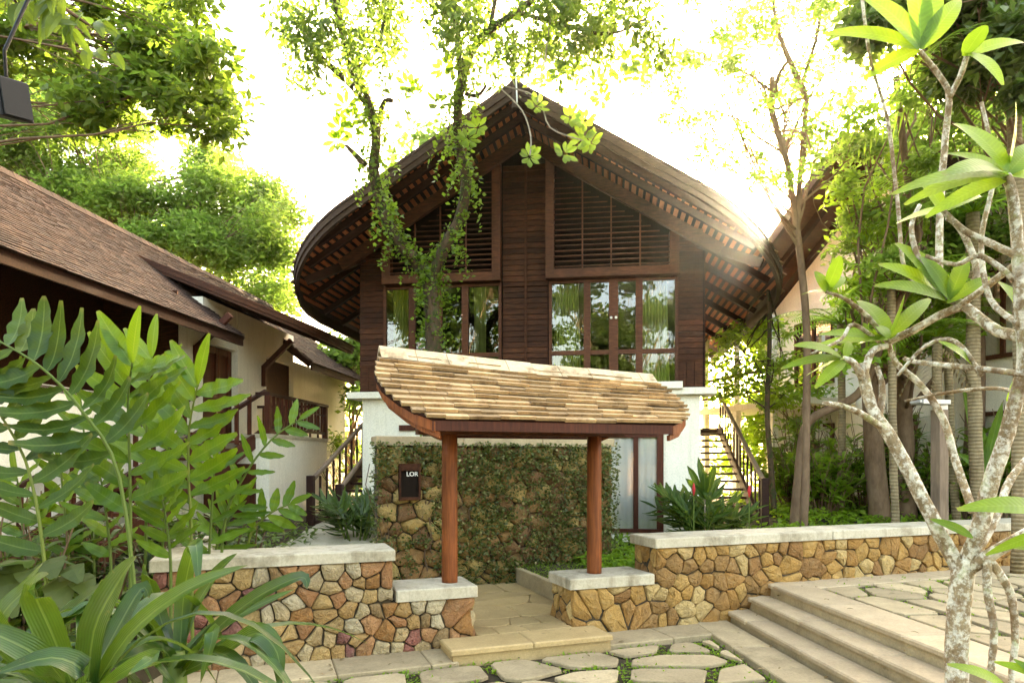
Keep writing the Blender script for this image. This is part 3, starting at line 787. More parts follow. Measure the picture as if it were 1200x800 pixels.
def siding(mb, u0, u1, z0, z1, hgt=.105, v=.05, ext=None):
    z = z0
    while z < z1-.02:
        zt = min(z+hgt, z1); a, c = (ext(z) if ext else (u0, u1))
        g = random.uniform(.004, .009)
        if c-a > .05:
            mb.hexa([HF(a, v-.030, z+g), HF(c, v-.030, z+g), HF(c, v, z+g), HF(a, v, z+g), HF(a, v-.014, zt), HF(c, v-.014, zt), HF(c, v, zt), HF(a, v, zt)])
        z = zt
b = MB()
zc0 = hp(616, 452)[1]
siding(b, wl1+.02, hp(615, 0)[0], zc0, 7.6); b.build('siding', 'wood_dark', h); b = MB(); siding(b, hp(617, 0)[0], wr0-.02, zc0, 7.6); b.build('siding', 'wood_dark', h); b = MB()
zs = hp(810, 421)[1]
siding(b, -W, wl0-.01, zs, 6.25); b.build('siding', 'wood_dark', h); b = MB(); siding(b, wr1+.01, W, zs, 6.25)
b.build('siding', 'wood_dark', h)
b = MB()
b.box(HF, hp(614.6, 0)[0], hp(617.4, 0)[0], -.005, .05, zc0, 7.9); b.box(HF, wl1+.02, wr0-.02, .0, .045, hp(616, 334)[1]-.015, hp(616, 334)[1]+.015); b.build('trim', 'wood_dark', h)
for a, c in ((-W, wl0-.01), (wr1+.01, W)):
    n_ = 3; b = MB()
    for i in range(n_): b.box(HF, a+(c-a)*i/n_+.004, a+(c-a)*(i+1)/n_-.004, .02, .05, ztop+.02, zs-.03)
    b.box(HF, a, c, .005, .05, zs-.028, zs-.002); b.build('base_boards', 'wood_dark', h)
for sg in (-1, 1):
    b = MB(); z = ztop
    while z < 6.0: b.box(HF, sg*W-.06, sg*W+.06, .15, BACK-.8, z+.006, z+.10); z += .105
    b.build('side_siding', 'wood_dark', h)
# louvered gable panels
for sg, pin, pout in ((-1, 587.5, 450), (1, 640, 795)):
    ui = hp(pin, 0)[0]; uo = hp(pout, 0)[0]; zb = hp(700, 326)[1]; v0, v1 = -.16, .045
    lp = MB(); pw = .16
    a, c = sorted((ui, ui+sg*pw)); lp.box(HF, a, c, v0, v1, zb, zroof(ui)-.42)
    a, c = sorted((uo, uo-sg*.17)); lp.box(HF, a, c, v0, v1, zb, zroof(uo)-.42)
    a, c = sorted((ui+sg*.16, uo-sg*.17)); lp.box(HF, a, c, v0, v1, zb, zb+.16)
    pan = lp.build('louver_panel', 'wood_frame', h)
    b = MB(); z = zb+.20
    while z < 7.4:
        lim = sg*min(abs(uo)-.17, (ZR-.62-z)/SL)
        if abs(lim) > abs(ui)+.2:
            a, c = sorted((ui+sg*.16, lim))
            b.hexa([HF(a, v0+.02, z-.012), HF(c, v0+.02, z-.012), HF(c, v0+.11, z+.022), HF(a, v0+.11, z+.022), HF(a, v0+.02, z+.012), HF(c, v0+.02, z+.012), HF(c, v0+.11, z+.046), HF(a, v0+.11, z+.046)])
        z += .098
    b.build('slats', 'wood_dark', pan)
    b = MB()
    for f in (.25, .5, .75):
        uu = ui+sg*.16+(uo-ui-sg*.33)*f; b.box(HF, uu-.013, uu+.013, v0-.004, v0+.028, zb+.16, max(zb+.3, min(zroof(uu)-.5, 7.4)))
    b.build('mullions', 'wood_frame', pan)
def curtain(mb, F, u0, u1, v, z0, z1, folds=9, amp=.035, flare=0):
    n_ = folds*6; vs = []
    for j, z in enumerate((z0, (z0+z1)/2, z1)):
        for i in range(n_+1):
            f = i/n_; u = u0+(u1-u0)*f+flare*(1-j/2)*(f-.5)
            vs.append(F(u, v+amp*math.sin(f*folds*2*math.pi+.6*math.sin(f*9)), z))
    mb.add(vs, [(j*(n_+1)+i, j*(n_+1)+i+1, (j+1)*(n_+1)+i+1, (j+1)*(n_+1)+i) for j in range(2) for i in range(n_)])
def window(px_list, z0, zm, z1, curtains, knob):
    us_ = [hp(p, 0)[0] for p in px_list]
    fr = MB(); v0, v1 = -.02, .06
    for i, u in enumerate(us_):
        if i in (0, len(us_)-1): w2 = .028
        elif i == len(us_)//2: w2 = .085
        else: w2 = .062
        fr.box(HF, u-w2, u+w2, v0-(.012 if w2 > .05 else 0), v1, z0, z1)
    fr.box(HF, us_[0]+.03, us_[-1]-.03, v0+.006, v1-.004, zm-.05, zm+.03)
    fr.box(HF, us_[0]+.03, us_[-1]-.03, v0+.006, v1-.004, z1-.045, z1-.002)
    f = fr.build('window', 'wood_frame', h)
    g = MB()
    for a, c in zip(us_, us_[1:]):
        for q0, q1 in ((z0, zm-.05), (zm+.03, z1-.045)): g.add([HF(a+.03, .03, q0), HF(c-.03, .03, q0), HF(c-.03, .03, q1), HF(a+.03, .03, q1)], [(0, 1, 2, 3)])
    g.build('panes', 'glass', f)
    for (a, c, fl) in curtains:
        b = MB(); curtain(b, HF, hp(a, 0)[0], hp(c, 0)[0], .32, z0-.05, z1+.05, 9, .035, fl); b.build('curtain', 'green_cloth', f, smooth=True)
    for du in (-.045, .045):
        b = MB(); b.tube([HF(us_[len(us_)//2]+du, v0-.035, zm+.62), HF(us_[len(us_)//2]+du, v0-.06, zm+.62)], [.026, .020], 10); b.build('knob', 'white_paint', f)
zm = hp(700, 412)[1]
window([451, 515, 546, 586][:1]+[483, 513, 545, 586], 3.44, zm, zw1-.01, [(455, 482, .0), (552, 566, 0)], 0)
window([645, 688, 719, 749, 793], 3.44, zm, zw1-.01, [(650, 677, .1), (752, 783, .12)], 0)
b = MB(); b.box(HF, -W+.1, W-.1, 3.2, 3.3, 3.3, 5.9); b.box(HF, -W+.1, W-.1, .2, 3.2, 5.8, 5.9); b.box(HF, -W+.1, W-.1, .2, 3.2, 3.3, 3.38); b.build('room', 'room_dark', h)
# white ledge, ground floor, plinth
b = MB(); b.box(HF, -W-.22, -1.6, -.14, .5, 3.17, 3.295); b.box(HF, 1.6, W+.22, -.14, .5, 3.17, 3.295); b.box(HF, -1.6, 1.6, -.10, .5, 3.17, 3.29)
b.box(HF, wr0, hp(800, 0)[0]-.02, -.22, -.145, 3.27, 3.40)
b.box(HF, wl0, wl1, -.20, -.145, 3.27, 3.39); b.build('ledge', 'plaster', h, bevel=.008)
gw0, gw1 = hp(704, 0, .0)[0], hp(777.5, 0, .0)[0]; gz0, gz1 = hp(740, 619)[1], hp(740, 508)[1]
b = MB()
for a, c, z0, z1 in ((-W+.05, gw0, 0, 3.17), (gw1, W-.05, 0, 3.17), (gw0, gw1, 0, gz0), (gw0, gw1, gz1, 3.17)): b.box(HF, a, c, 0, .2, z0, z1)
for sg in (-1, 1): b.box(HF, sg*(W-.15)-.1, sg*(W-.15)+.1, .2, 9, 0, 3.17)
b.build('ground_wall', 'plaster', h)
fr = MB(); v0, v1 = -.03, .1
mid = [gw0, hp(721, 0)[0]-.02, hp(744.5, 0)[0]+.05, gw1]
for u, w2 in ((gw0+.05, .05), (hp(745, 0)[0], .045), (gw1-.06, .06)): fr.box(HF, u-w2, u+w2, v0, v1, gz0, gz1)
fr.box(HF, gw0, gw1, v0-.012, v1, gz0-.07, gz0-.001); fr.box(HF, gw0-.05, gw1+.02, v0-.02, v1, gz1+.001, gz1+.08); fr.box(HF, gw0+.1, gw1-.12, v0+.01, v1-.01, gz1-.07, gz1-.001)
f = fr.build('window', 'wood_red', h)
g = MB(); g.add([HF(gw0+.05, .0, gz0), HF(gw1-.06, .0, gz0), HF(gw1-.06, .0, gz1), HF(gw0+.05, .0, gz1)], [(0, 1, 2, 3)]); g.build('pane', 'glass', f)
b = MB(); curtain(b, HF, gw0+.02, gw1-.02, .045, gz0-.02, gz1+.05, 9, .009); b.build('curtain', 'white_cloth', f, smooth=True)
b = MB(); a = hp(468, 0)[0]; z = hp(470, 501)[1]; b.box(HF, a, a+.75, -.03, .03, z-.06, z+.05); b.build('door_head', 'wood_red', h)
b = MB(); b.box(HF, -W+.02, W-.02, -.05, -.001, .2, gz0-.22); b.build('plinth', 'plaster', h)

# outside stairs on both flanks
def stair(u_in, u_out, va, vb, za, zb, label, newels):
    st = thing('staircase', label, 'stairs', HF((u_in+u_out)/2, va, za), 'outside stairs beside the timber house')
    n_ = 14
    for i in range(n_):
        f = (i+.5)/n_; v = va+(vb-va)*f; z = za+(zb-za)*(i+1)/n_
        b = MB(); b.box(HF, min(u_in, u_out)+.05, max(u_in, u_out)-.05, v-.02, v+.25, z-.045, z); b.build('tread', 'wood_stair', st)
    up = Vector((0, 0, 1))
    for u in (u_in, u_out):
        b = MB(); b.bar(HF(u, va-.1, za+.02), HF(u, vb+.1, zb+.02), .06, .26); b.build('stringer', 'wood_stair', st)
    u = u_out; k = 1.0
    b = MB(); b.bar(HF(u, va-.12, za+.98), HF(u, vb+.1, zb+.95), .075, .06); b.build('handrail', 'wood_grey', st)
    for i in range(13):
        f = (i+.7)/13.2; z = za+(zb-za)*f; v = va+(vb-va)*f
        b = MB(); b.box(HF, u-.018, u+.018, v-.018, v+.018, z+.1, z+.94); b.build('baluster', 'wood_stair', st)
    b = MB(); b.bar(HF(u_in, va-.1, za+.85), HF(u_in, va+1.3, za+.85+(zb-za)/(vb-va)*1.4), .06, .06); b.build('handrail', 'wood_grey', st)
    for u in (u_in, u_out):
        b = MB(); b.box(HF, u-.065, u+.065, va-.26, va-.13, za-.3, za+(1.06 if u == u_out else .9)); b.build('newel_post', 'wood_stair', st, bevel=.012)
    b = MB(); b.box(HF, min(u_in, u_out)-.02, max(u_in, u_out)+.05, vb+.1, vb+1.4, zb-.12, zb); b.build('landing', 'wood_stair', st)
stair(W+.12, 4.43, .45, 5.5, .58, 2.8, 'open dark wooden stairs climbing the right flank of the timber house', 1)
stair(-W-.10, -3.95, -.60, 3.7, .62, 2.65, 'dark wooden stairs between the timber house and the white balcony house', 1)
# ------------------------------------------------------------------ house at the left
lh = thing('veranda_house', 'white house with old brown tiled roof and balcony left of the timber house', 'house', LF(-1, 4, 0))
RUN, EZ, RZ = 3.43, 4.5, 7.1
SL2 = (RZ-EZ)/RUN
def SR(tt, s): return LF(-RUN*(1-s), tt, RZ+(EZ-RZ)*s)
def SB(tt, s): return LF(-RUN*(1+s), tt, RZ+(EZ-RZ)*s)
n1 = (LF.u*SL2+Vector((0, 0, 1))).normalized(); n2 = (-LF.u*SL2+Vector((0, 0, 1))).normalized()
T0, T1 = -6.0, 14.4
gap = lambda s: (s > .58)
dk = roof_deck(SR, n1, lambda s: T0, lambda s: 5.95, 6, .06); d2 = roof_deck(SB, n2, lambda s: T0, lambda s: T1, 6, .06); dk.add(d2.v, d2.f)
d3 = roof_deck(lambda t_, s: SR(t_, s*.6), n1, lambda s: 5.95, lambda s: 9.6, 6, .06); dk.add(d3.v, d3.f)
d4 = roof_deck(SR, n1, lambda s: 9.6-.0*s, lambda s: T1, 6, .06); dk.add(d4.v, d4.f)
rf = dk.build('roof', 'wood_rafter', lh)
mb = roof_slope(SR, n1, lambda s: T0, lambda s: T1, 44, .17, .016, skip=lambda t_, s: 5.95 < t_ < 9.6 and s > .6, jit=.25)
mb.build('tiles', 'tile_old', rf)
mb = roof_slope(SB, n2, lambda s: T0, lambda s: T1, 16, .4, .02); mb.build('back_tiles', 'tile_old', rf)
b = MB(); q = T0
while q < T1:
    b.hexa([LF(-RUN-.13, q, RZ-.05), LF(-RUN+.13, q, RZ-.05), LF(-RUN+.13, q+.3, RZ-.05), LF(-RUN-.13, q+.3, RZ-.05), LF(-RUN-.05, q, RZ+.09), LF(-RUN+.05, q, RZ+.09), LF(-RUN+.05, q+.3, RZ+.08), LF(-RUN-.05, q+.3, RZ+.08)]); q += .302
b.build('ridge_tiles', 'tile_old', rf)
b = MB(); b.box(LF, -.07, -.02, T0, 5.95, EZ-.19, EZ-.03); b.box(LF, -.07, -.02, 9.6, T1, EZ-.19, EZ-.03); b.build('fascia', 'wood_rafter', rf)
b = MB(); b.bar(SR(5.98, .60)-n1*.09, SR(5.98, 1.0)-n1*.09, .05, .15, n1); b.build('verge_board', 'wood_rafter', rf); b = MB(); b.bar(SR(9.57, .60)-n1*.09, SR(9.57, 1.0)-n1*.09, .05, .15, n1); b.build('verge_board', 'wood_rafter', rf)
b = MB()
for q in np.arange(T0+.3, 5.9, .55): b.bar(SR(q, .5)-n1*.10, SR(q, .985)-n1*.10, .05, .08, n1)
for q in np.arange(9.8, T1, .55): b.bar(SR(q, .5)-n1*.10, SR(q, .985)-n1*.10, .05, .08, n1)
b.build('rafters', 'wood_rafter', rf)
# shed dormer roof over the balcony, with a boat shaped outer corner
DX = 1.35; DZ0, DZ1 = 6.22, 4.72; DU0 = -2.35
def SD(tt, s): return LF(DU0+(DX-DU0)*s, tt, DZ0+(DZ1-DZ0)*s)
nd = (LF.u*((DZ0-DZ1)/(DX-DU0))+Vector((0, 0, 1))).normalized()
dlo = lambda s: 5.75 if s < .45 else 5.75+1.3*(1-(1-((s-.45)/.55)**2.0)**.5)
dhi = lambda s: 9.9 if s < .45 else 9.9-1.3*(1-(1-((s-.45)/.55)**2.0)**.5)
dr = roof_deck(SD, nd, dlo, dhi, 40, .03).build('dormer_roof', 'wood_rafter', lh)
roof_slope(SD, nd, dlo, dhi, 34, .18, .018).build('tiles', 'tile_old', dr)
b = MB(); ss = np.concatenate([np.linspace(0, .45, 6), np.linspace(.48, 1, 30)])
pts = [SD(dlo(s)+.01, s) for s in ss]+[SD(dhi(s)-.01, s) for s in ss[::-1]]
band(b, pts, -.10, -.015, -.03, .035, 1); band(b, pts, -.165, -.102, -.03, .01, 1); band(b, pts, -.013, .03, -.01, .05, 1); b.build('bargeboard', 'wood_frame', dr)
b = MB(); s = .42
while s < .985: b.bar(SD(dlo(s)+.05, s)-nd*.05, SD(dhi(s)-.05, s)-nd*.05, .05, .03, nd); s += .024
b.build('battens', 'wood_batten', dr)
b = MB()
for q in (6.15, 7.0, 7.9, 8.8, 9.5):
    sm = .98
    while dlo(sm) > q-.1 or dhi(sm) < q+.1: sm -= .01
    b.bar(SD(q, .05)-nd*.12, SD(q, sm)-nd*.12, .07, .12, nd)
b.build('rafters', 'wood_rafter', dr)
# walls
LW = -.78
b = MB(); b.box(LF, LW-.25, LW, -6, 4.9, .0, 3.05); b.build('lower_wall', 'plaster', lh)
b = MB(); b.box(LF, LW-1.6, LW-1.5, -6, 4.9, 3.05, 5.4); b.box(LF, LW-1.5, LW, 4.85, 4.9, 3.05, 5.2); b.build('veranda_wall', 'wood_dark', lh)
b = MB(); b.box(LF, LW-1.5, LW-.0, -6, 4.84, 2.95, 3.04); b.build('veranda_floor', 'wood_dark', lh)
b = MB()
b.box(LF, LW-.25, LW, 4.91, 5.75, .0, 4.62); b.box(LF, LW-.25, LW+.02, 7.15, 8.55, .0, 5.3); b.box(LF, LW-.25, LW, 5.75, 7.15, 4.4, 5.3)
b.box(LF, LW-.25, LW, 5.75, 7.15, .0, 2.4); b.box(LF, LW-.25, LW, 8.55, 10.2, 4.5, 5.3); b.box(LF, LW-.25, LW, 8.55, 10.2, 0, 2.4)
b.box(LF, LW-.25, LW, 10.2, 14.3, .0, 4.62); b.box(LF, -2*RUN+.6, LW-.26, 14.05, 14.25, .0, 5.0)
b.build('upper_wall', 'plaster', lh)
d = MB(); d.box(LF, LW-.2, LW-.12, 5.76, 7.14, 2.42, 4.39); do = d.build('door', 'wood_red', lh)
b = MB()
for q in (5.95, 6.45, 6.55, 6.95): b.box(LF, LW-.119, LW-.08, q-.04, q+.04, 2.45, 4.36)
for z in (2.5, 3.3, 4.3): b.box(LF, LW-.119, LW-.085, 6.0, 6.9, z-.06, z+.06)
b.build('rails', 'wood_red', do)
d = MB(); d.box(LF, LW-.2, LW-.12, 8.56, 10.19, 2.42, 4.49); d.build('door', 'wood_dark', lh)
for q in (5.45, 8.35):
    b = MB(); b.bar(LF(LW+.06, q, 3.75), LF(LW+.06, q, 4.25), .12, .12, LF.u); b.bar(LF(LW+.06, q, 4.2), LF(LW+.75, q, 4.85), .10, .12); b.build('bracket', 'wood_red', lh)
# balcony
BX1, BY0, BY1 = .98, 5.0, 8.0
b = MB(); b.box(LF, LW+.03, BX1, BY0, BY1, .2, 2.40); b.build('balcony_base', 'plaster', lh)
b = MB(); b.box(LF, LW+.03, BX1+.03, BY0-.03, BY1+.02, 2.402, 2.47); b.build('balcony_deck', 'concrete', lh)
d = MB(); d.box(LF, -.3, .72, BY0-.06, BY0-.003, .3, 1.9); d.build('door', 'wood_red', lh)
rl = MB(); zt = 3.20
rl.box(LF, BX1-.06, BX1+.02, BY0+.06, BY1, zt, zt+.06); rl.box(LF, BX1-.04, BX1, BY0+.06, BY1, 2.56, 2.62); rl.box(LF, BX1-.035, BX1-.005, BY0+.9, BY1, 2.98, 3.02); rl.box(LF, .72, BX1+.02, BY0-.04, BY0+.055, zt, zt+.06); rl.box(LF, LW+.05, BX1+.02, BY1+.005, BY1+.06, zt, zt+.06)
rail = rl.build('railing', 'wood_stair', lh)
for q in np.arange(BY0+.25, BY1, .19):
    b = MB(); b.box(LF, BX1-.045, BX1+.005, q-.025, q+.025, 2.625, zt-.002); b.build('baluster', 'wood_red', rail)
for q in np.arange(LW+.2, BX1-.1, .19):
    b = MB(); b.box(LF, q-.02, q+.02, BY1+.01, BY1+.05, 2.475, zt-.002); b.build('baluster', 'wood_red', rail)
for q in (BY0, BY1-.06):
    b = MB(); b.box(LF, BX1-.08, BX1+.02, q-.04, q+.06, 2.472, zt-.001); b.build('post', 'wood_red', rail)
# stair that drops from the balcony towards the garden bed
st = thing('staircase', 'dark timber stairs coming down from the white balcony behind the ginger leaves', 'stairs', LF(.2, 1, .5))
ya, yb, za, zb = 5.0, .2, 2.42, .45
for i in range(12):
    f = (i+.5)/12; b = MB(); y = ya+(yb-ya)*f; b.box(LF, -.55, .62, y-.16, y+.16, za+(zb-za)*f-.05, za+(zb-za)*f); b.build('tread', 'wood_red', st)
for u in (-.6, .68):
    b = MB(); b.bar(LF(u, ya+.3, za+.02), LF(u, yb-.2, zb-.05), .06, .26); b.build('stringer', 'wood_red', st)
    b = MB(); b.bar(LF(u, ya+.5, za+.92), LF(u, yb-.2, zb+.80), .06, .07); b.build('handrail', 'wood_stair', st)
    for i in range(10):
        f = (i+.4)/10; y = ya+(yb-ya)*f; z = za+(zb-za)*f
        b = MB(); b.box(LF, u-.03, u+.03, y-.03, y+.03, z+.1, z+.86); b.build('baluster', 'wood_red', st)
# ------------------------------------------------------------------ house at the right behind the trees
rh = thing('gabled_house', 'pale house with brown gabled roof glimpsed through the trees behind the frangipani', 'house', RF(0, 1, 0))
RW, RE, RZ2, RSL = 4.6, 5.5, 9.05, .63
dk = MB(); tl = MB()
for sg in (-1, 1):
    S = lambda tt, s, sg=sg: RF(sg*RE*s, tt, RZ2-RSL*RE*s); nn = (RF.u*sg*RSL+Vector((0, 0, 1))).normalized()
    d = roof_deck(S, nn, lambda s: -1.5, lambda s: 9, 8, .04); dk.add(d.v, d.f)
    d = roof_slope(S, nn, lambda s: -1.5, lambda s: 9, 30, .35, .025); tl.add(d.v, d.f)
rr_ = dk.build('roof', 'wood_frame', rh); tl.build('tiles', 'tile_house', rr_)
for sg in (-1, 1):
    S = lambda tt, s, sg=sg: RF(sg*RE*s, tt, RZ2-RSL*RE*s); nn = (RF.u*sg*RSL+Vector((0, 0, 1))).normalized()
    b = MB(); pts = [S(-1.5, s) for s in np.linspace(0, 1, 6)]; band(b, pts, -.28, .02, -.04, .05, sg); b.build('bargeboard', 'wood_barge', rr_)
    b = MB()
    for q in (-.75, -.05): b.bar(S(q, 0)-nn*.13, S(q, 1)-nn*.13, .12, .18, nn)
    b.build('rafters', 'wood_rafter', rr_)
b = MB(); b.box(RF, -RW, RW, 0, .25, .3, 5.9)
vs = []
for v in (.0, .25): vs += [RF(-RW, v, 5.9), RF(RW, v, 5.9), RF(0, v, RZ2-.2)]
b.add(vs, [(0, 1, 2), (5, 4, 3), (0, 3, 4, 1), (1, 4, 5, 2), (2, 5, 3, 0)]); b.box(RF, RW-.25, RW, .25, 9, .3, 5.9); b.box(RF, -RW, -RW+.25, .25, 9, .3, 5.9); b.build('wall', 'plaster', rh)
for uc in (-2.6, -.2, 2.4):
    for z0 in (1.2, 3.9):
        b = MB(); F = RF
        for a, c, e, g_ in ((uc-.7, uc-.62, z0, z0+1.7), (uc+.62, uc+.7, z0, z0+1.7), (uc-.04, uc+.04, z0, z0+1.7), (uc-.62, uc+.62, z0, z0+.08), (uc-.62, uc+.62, z0+1.62, z0+1.7)): b.box(F, a, c, -.06, -.002, e, g_)
        f = b.build('window', 'wood_frame', rh)
        b = MB(); b.add([F(uc-.62, -.02, z0+.08), F(uc+.62, -.02, z0+.08), F(uc+.62, -.02, z0+1.62), F(uc-.62, -.02, z0+1.62)], [(3, 2, 1, 0)]); b.build('pane', 'glass', f)
b = MB(); b.box(RF, -5.6, -1.2, -1.6, -.01, 3.3, 3.45); b.build('balcony_deck', 'plaster', rh)
for u in (-5.4, -3.9, -2.4):
    b = MB(); b.box(RF, u-.08, u+.08, -1.5, -1.34, .4, 3.295); b.box(RF, u-.06, u+.06, -1.48, -1.36, 3.455, 5.6); b.build('post', 'white_paint', rh)
b = MB(); b.box(RF, -5.6, -1.2, -1.58, -1.52, 4.2, 4.28); b.box(RF, -5.6, -1.2, -1.57, -1.53, 3.7, 3.75); b.build('railing', 'wood_frame', rh)
# cream garden wall in front of that house
gwl = thing('boundary_wall', 'pale plastered boundary wall half hidden by shrubs behind the palms', 'wall', (10, 16.5, 0))
b = MB(); GW = Frame(6.6, 17.6, -12); b.box(GW, 0, 16, 0, .22, .3, 3.2); b.build('panel', 'plaster', gwl)
b = MB(); b.box(GW, -.05, 16.05, -.05, .27, 3.202, 3.32); b.build('coping', 'plaster', gwl)
# ------------------------------------------------------------------ lamp post and floodlight
lp_ = P(1101, 617, 10.4); t = thing('garden_lamp', 'square weathered wood post carrying a flat pale lamp head behind the garden wall', 'lamp', (lp_.x, 10.4, .3))
b = MB(); FL = Frame(lp_.x, 10.4, 15); b.box(FL, -.085, .085, -.085, .085, .2, P(0, 480, 10.4).z); b.build('post', 'wood_grey', t, bevel=.008)
zl = P(0, 472, 10.4).z
b = MB(); b.box(FL, -.42, .09, -.12, .12, zl-.03, zl+.04); b.box(FL, -.46, -.42, -.10, .10, zl-.015, zl+.03); b.box(FL, -.05, .09, -.07, .07, zl-.11, zl-.031); b.build('lamp_head', 'grey_metal', t, bevel=.008)
t = thing('floodlight', 'small black box floodlight hanging at the top left under the leaves', 'floodlight', P(6, 115, 3.2))
c = P(6, 112, 3.2); M_ = Matrix.Rotation(R(-28), 3, 'Z') @ Matrix.Rotation(R(9), 3, 'Y') @ Matrix.Rotation(R(8), 3, 'X')
def LFm(x, y, z): return c+M_ @ Vector((x, y, z))
b = MB(); x0, x1, y0, y1 = -.10, .075, -.05, .09
b.hexa([LFm(x0, y0, -.085), LFm(x1-.01, y0, -.105), LFm(x1-.01, y1, -.105), LFm(x0, y1, -.085), LFm(x0, y0, .095), LFm(x1-.045, y0, .075), LFm(x1-.045, y1, .075), LFm(x0, y1, .095)]); b.build('housing', 'black_metal', t, bevel=.006)
b = MB(); b.hexa([LFm(x1-.008, y0+.01, -.095), LFm(x1+.002, y0+.01, -.095), LFm(x1+.002, y1-.01, -.095), LFm(x1-.008, y1-.01, -.095), LFm(x1-.038, y0+.01, .065), LFm(x1-.028, y0+.01, .065), LFm(x1-.028, y1-.01, .065), LFm(x1-.038, y1-.01, .065)]); b.build('lens', 'black_metal', t)
b = MB(); b.tube([LFm(-.02, .02, .09), LFm(-.02, .02, .20), LFm(-.06, .3, .8)], .008, 8); b.build('hanger', 'black_metal', t)
# ------------------------------------------------------------------ trees and plants
def wig(a, b, n=6, amp=.12):
    a = Vector(a); b = Vector(b); L = (b-a).length; pts = []
    o1 = Vector((random.uniform(-1, 1), random.uniform(-1, 1), random.uniform(-.4, .9)))*amp*L
    for i in range(n+1):
        f = i/n; pts.append(a+(b-a)*f+o1*math.sin(math.pi*f)+Vector((random.uniform(-1, 1), random.uniform(-1, 1), random.uniform(-1, 1)))*amp*.12*L*(0 < i < n))
    return pts
def pl(pts):            # polyline of (px, py, depth) smoothed into points
    q = [P(*p) for p in pts]; out = []
    for i in range(len(q)-1):
        p0, p1, p2, p3 = q[max(i-1, 0)], q[i], q[i+1], q[min(i+2, len(q)-1)]
        for k in range(4):
            t = k/4; out.append(.5*((2*p1)+(p2-p0)*t+(2*p0-5*p1+4*p2-p3)*t*t+(-p0+3*p1-3*p2+p3)*t**3))
    return out+[q[-1]]
def taper(n, a, b): return [a+(b-a)*i/(n-1) for i in range(n)]
def blob(c, r, n, shell=.55):
    c = np.asarray(tuple(c)); d = rng.normal(size=(n, 3)); d /= np.linalg.norm(d, axis=1)[:, None]
    rad = (shell+(1-shell)*rng.random(n))**1.0*rng.random(n)**.33
    return c+d*rad[:, None]*np.asarray(r)
def crown_tree(name, label, base, trunk_top, clumps, leaf, nleaf, lsize, bark, r0, group=None, aspect=.5, hang=.2, flat=.4, limbf=1.0, trunk_pts=None):
    t = thing(name, label, 'tree', base, group)
    tr = MB(); pts = trunk_pts or wig(base, trunk_top, 7, .05); tr.tube(pts, taper(len(pts), r0, r0*.6), 10, .06)
    for (c, r) in clumps:
        if random.random() > limbf: continue
        k = random.randint(len(pts)//2, len(pts)-1); q = wig(pts[k], c, 6, .14); tr.tube(q, taper(7, .012+r0*.15, .007), 6)
        for _ in range(3):
            e = Vector(c)+Vector(rng.normal(size=3))*np.mean(r)*.6; q2 = wig(q[4], e, 4, .15); tr.tube(q2, taper(5, .004+r0*.03, .003), 4)
    tr.build('trunk', bark, t, smooth=True)
    cr = MB()
    for (c, r) in clumps:
        n = int(nleaf*3.0*random.uniform(.7, 1.3)); sub = max(6, n//28)
        cs = blob(c, r, sub, .3)
        pos = np.concatenate([q+rng.normal(size=(n//sub, 3))*np.asarray(r)*.27 for q in cs]); cr.cloud(pos, lsize, flat, aspect, hang)
    cr.build('crown', leaf, t)
    return t
def clumps_px(rect, depth, n, r, dd=1.5, keep=None):
    out = []
    while len(out) < n:
        x = random.uniform(rect[0], rect[2]); y = random.uniform(rect[1], rect[3])
        if keep and not keep(x, y): continue
        rad = r*random.uniform(.7, 1.3); out.append((P(x, y, depth+random.uniform(-dd, dd)), (rad, rad, rad*.7)))
    return out
# big feathery tree behind the left house
roofline = lambda x: 205+.48*x
cl = clumps_px((-80, 60, 340, 380), 25, 95, 1.15, 2.5, lambda x, y: y < roofline(x)+25 and y > 60+.00*x+max(0, (x-60))*.62-20 and y > 70+.55*max(0, x-30)*.9)
crown_tree('broadleaf_tree', 'large bright green feathery tree rising behind the brown tiled roof', (-11, 26, .3), P(120, 260, 25), cl, 'leaf_tree', 330, .23, 'bark_brown', .35, aspect=.42)
# overhanging branches at the top left, closer
cl = clumps_px((-40, -60, 265, 165), 8.2, 90, .36, 1.0, lambda x, y: y < 190-.0*x and y > -60 and (y-20) < .62*x+80 and y > .62*x-190+30 and not (x < 80 and y > 75))
crown_tree('overhanging_tree', 'olive green leafy branches hanging in from the top left corner', (-8.5, 6.8, .3), P(-60, -120, 7.5), cl, 'leaf_over', 62, .125, 'bark_brown', .05, limbf=.35, hang=.4)
t = thing('leafy_branch', 'glossy dark leaves hanging closest in the top left corner above the floodlight', 'branch', P(-20, -40, 4.2))
b = MB(); q = pl([(-80, -90, 4.2), (0, -40, 4.2), (60, 0, 4.2), (105, 30, 4.3)]); b.tube(q, taper(len(q), .03, .008), 7); b.build('stem', 'bark_brown', t)
b = MB()
for k in range(70):
    c = q[random.randrange(2, len(q))]+Vector((random.uniform(-.14, .1), random.uniform(-.2, .2), random.uniform(-.12, .10)))
    d = Vector((random.uniform(-.5, .7), random.uniform(-.5, .3), random.uniform(-1, -.1))).normalized()
    b.leaf(c, c+d*random.uniform(.13, .24), random.uniform(.05, .08), Vector((random.uniform(-.4, .4), -1, .5)).normalized(), .1, .25)
b.build('leaves', 'leaf_over', t)
